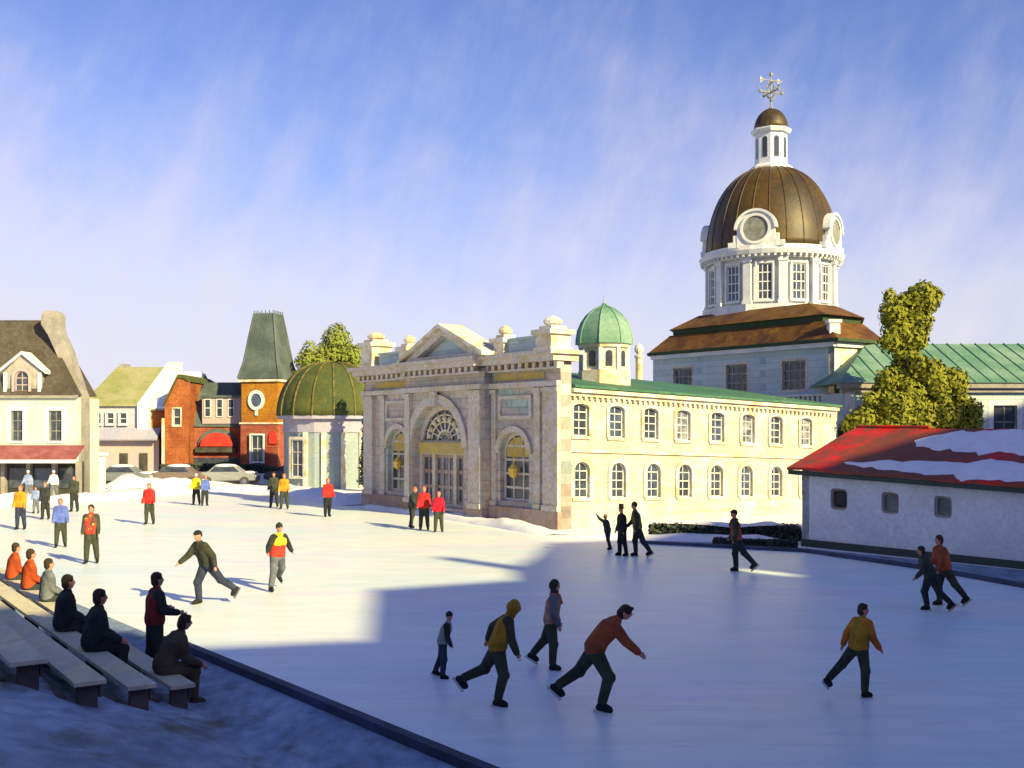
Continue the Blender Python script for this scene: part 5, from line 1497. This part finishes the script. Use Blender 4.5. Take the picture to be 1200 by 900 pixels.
person('person in orange and yellow coat at the left edge of the far ice', 24, 621, -90, orange, navy, 1.7, lean=2, legs=((3,6,4),(-3,6,4)), arms=((5,25,10),(5,25,10)), hat=('hair', cloth('ginger', (.40,.14,.07))))
person('person in black coat with reddish hat, right of the orange coat at the far left', 53, 609, -90, dk, dk, 1.58, lean=2, legs=((3,6,4),(-3,6,4)), arms=((5,15,8),(5,15,8)), hat=('toque', rustl))
person('person in pale blue coat standing behind at the far left edge of the ice', 42, 602, -90, cloth('pale_blue', (.22,.28,.48)), grey, 1.25, lean=2, legs=((3,6,4),(-3,6,4)), arms=((5,15,12),(5,15,12)), hat=('hair', HAIR))
person('person in all dark clothes standing by the red awning shop', 87, 600, -90, dkg, dk, 1.7, lean=2, legs=((3,6,4),(-3,6,4)), arms=((5,15,8),(5,15,8)), hat=('hair', HAIR))
person('person in bright blue jacket skating at the left', 71, 642, -70, blue, dkg, 1.6, lean=6, legs=((5,8,5),(-7,8,5)), arms=((5,25,12),(5,25,12)), hat=('hair', cloth('ginger', (.40,.14,.07))))
person('skater in dark coat with red shoulder and yellow patch at the left', 107, 661, -80, mat('cloth_red_yellow', (.10,.05,.04), (.45,.04,.03), (.55,.45,.03), scale=4.5, amt=(.44,.5), amt2=(.58,.62)), dkg, 1.68, lean=3, legs=((4,8,5),(-5,8,5)), arms=((5,22,10),(5,22,10)), hat=('hair', HAIR), sleeves=dkg)
# pedestrians by the shop
person('pedestrian in light blue coat under the red awning, left one', 33, 581, -90, cloth('pale_blue', (.22,.28,.48)), grey, 1.6, lean=2, legs=((3,6,4),(-3,6,4)), skates=False, cat='pedestrian', group='pedestrians under the red awning', loc=Vector((xat(33,64),64,0)))
person('pedestrian in white coat under the red awning, right one', 62, 581, -90, white_c, grey, 1.6, lean=2, legs=((10,8,4),(-12,8,4)), skates=False, cat='pedestrian', group='pedestrians under the red awning', loc=Vector((xat(63,64.2),64.2,0)))

# spectators on the stand
def on_row(i, px_):
    p, z = rows[i]
    q = (px_-600)/FPX
    c = p + oB*.17
    s = (q*c.y - c.x)/(dB.x - q*dB.y)
    return c + dB*s
iceface = math.degrees(math.atan2(-oB.y, -oB.x))
def spectator(label, i, px_, jk, tr_, hat, lean=14, height=1.65, arms=((12,48,8),(16,44,8)), turn=0, head=None, fa=0):
    p = on_row(i, px_); z = rows[i][1]
    legs = ((80,82,6),(80,82,6))
    return person(label, 0, 0, iceface+fa, jk, tr_, height, lean=lean, legs=legs, arms=arms, hat=hat, skates=False, cat='spectator', group='spectators sitting on the stand', seat=z, loc=Vector((p.x, p.y, 0)), turn=turn, head=head)
spectator('spectator in dark brown jacket leaning forward, lowest and rightmost on the stand', 0, 192, brown, brown, ('hair', HAIR), lean=32, head=20)
spectator('seated spectator in black coat left of the standing man in maroon', 1, 108, dk, dk, ('hair', HAIR), lean=12)
spectator('seated spectator in black coat and tall collar, third from the right on the stand', 1, 74, dk, dkg, ('hair', HAIR), lean=8)
spectator('seated spectator in slate grey coat next to the two in orange-red', 0, 55, grey, dk, ('hair', HAIR), lean=4, height=1.62)
spectator('seated spectator in orange-red jacket beside the slate grey coat', 0, 33, oran2, dk, ('hair', HAIR), lean=6)
spectator('seated spectator in orange-red jacket at the far left end of the stand', 0, 14, oran2, dk, ('hair', HAIR), lean=10, height=1.6)
p = G(147, 765) ; pp = on_row(0, 150) - oB*.42
person('standing spectator in maroon jacket with dark sleeves in front of the seats', 0, 0, iceface, maroon, dk, 1.62, lean=4, legs=((3,6,5),(-3,6,5)), arms=((10,70,22),(10,70,22)), hat=('hair', HAIR), sleeves=dk, skates=False, cat='spectator', group=None, loc=Vector((pp.x, pp.y, 0)))

for o in bpy.data.objects:
    if 'local' in o: del o['local']
print('objects', len(bpy.data.objects), 'verts', sum(len(m.vertices) for m in bpy.data.meshes))
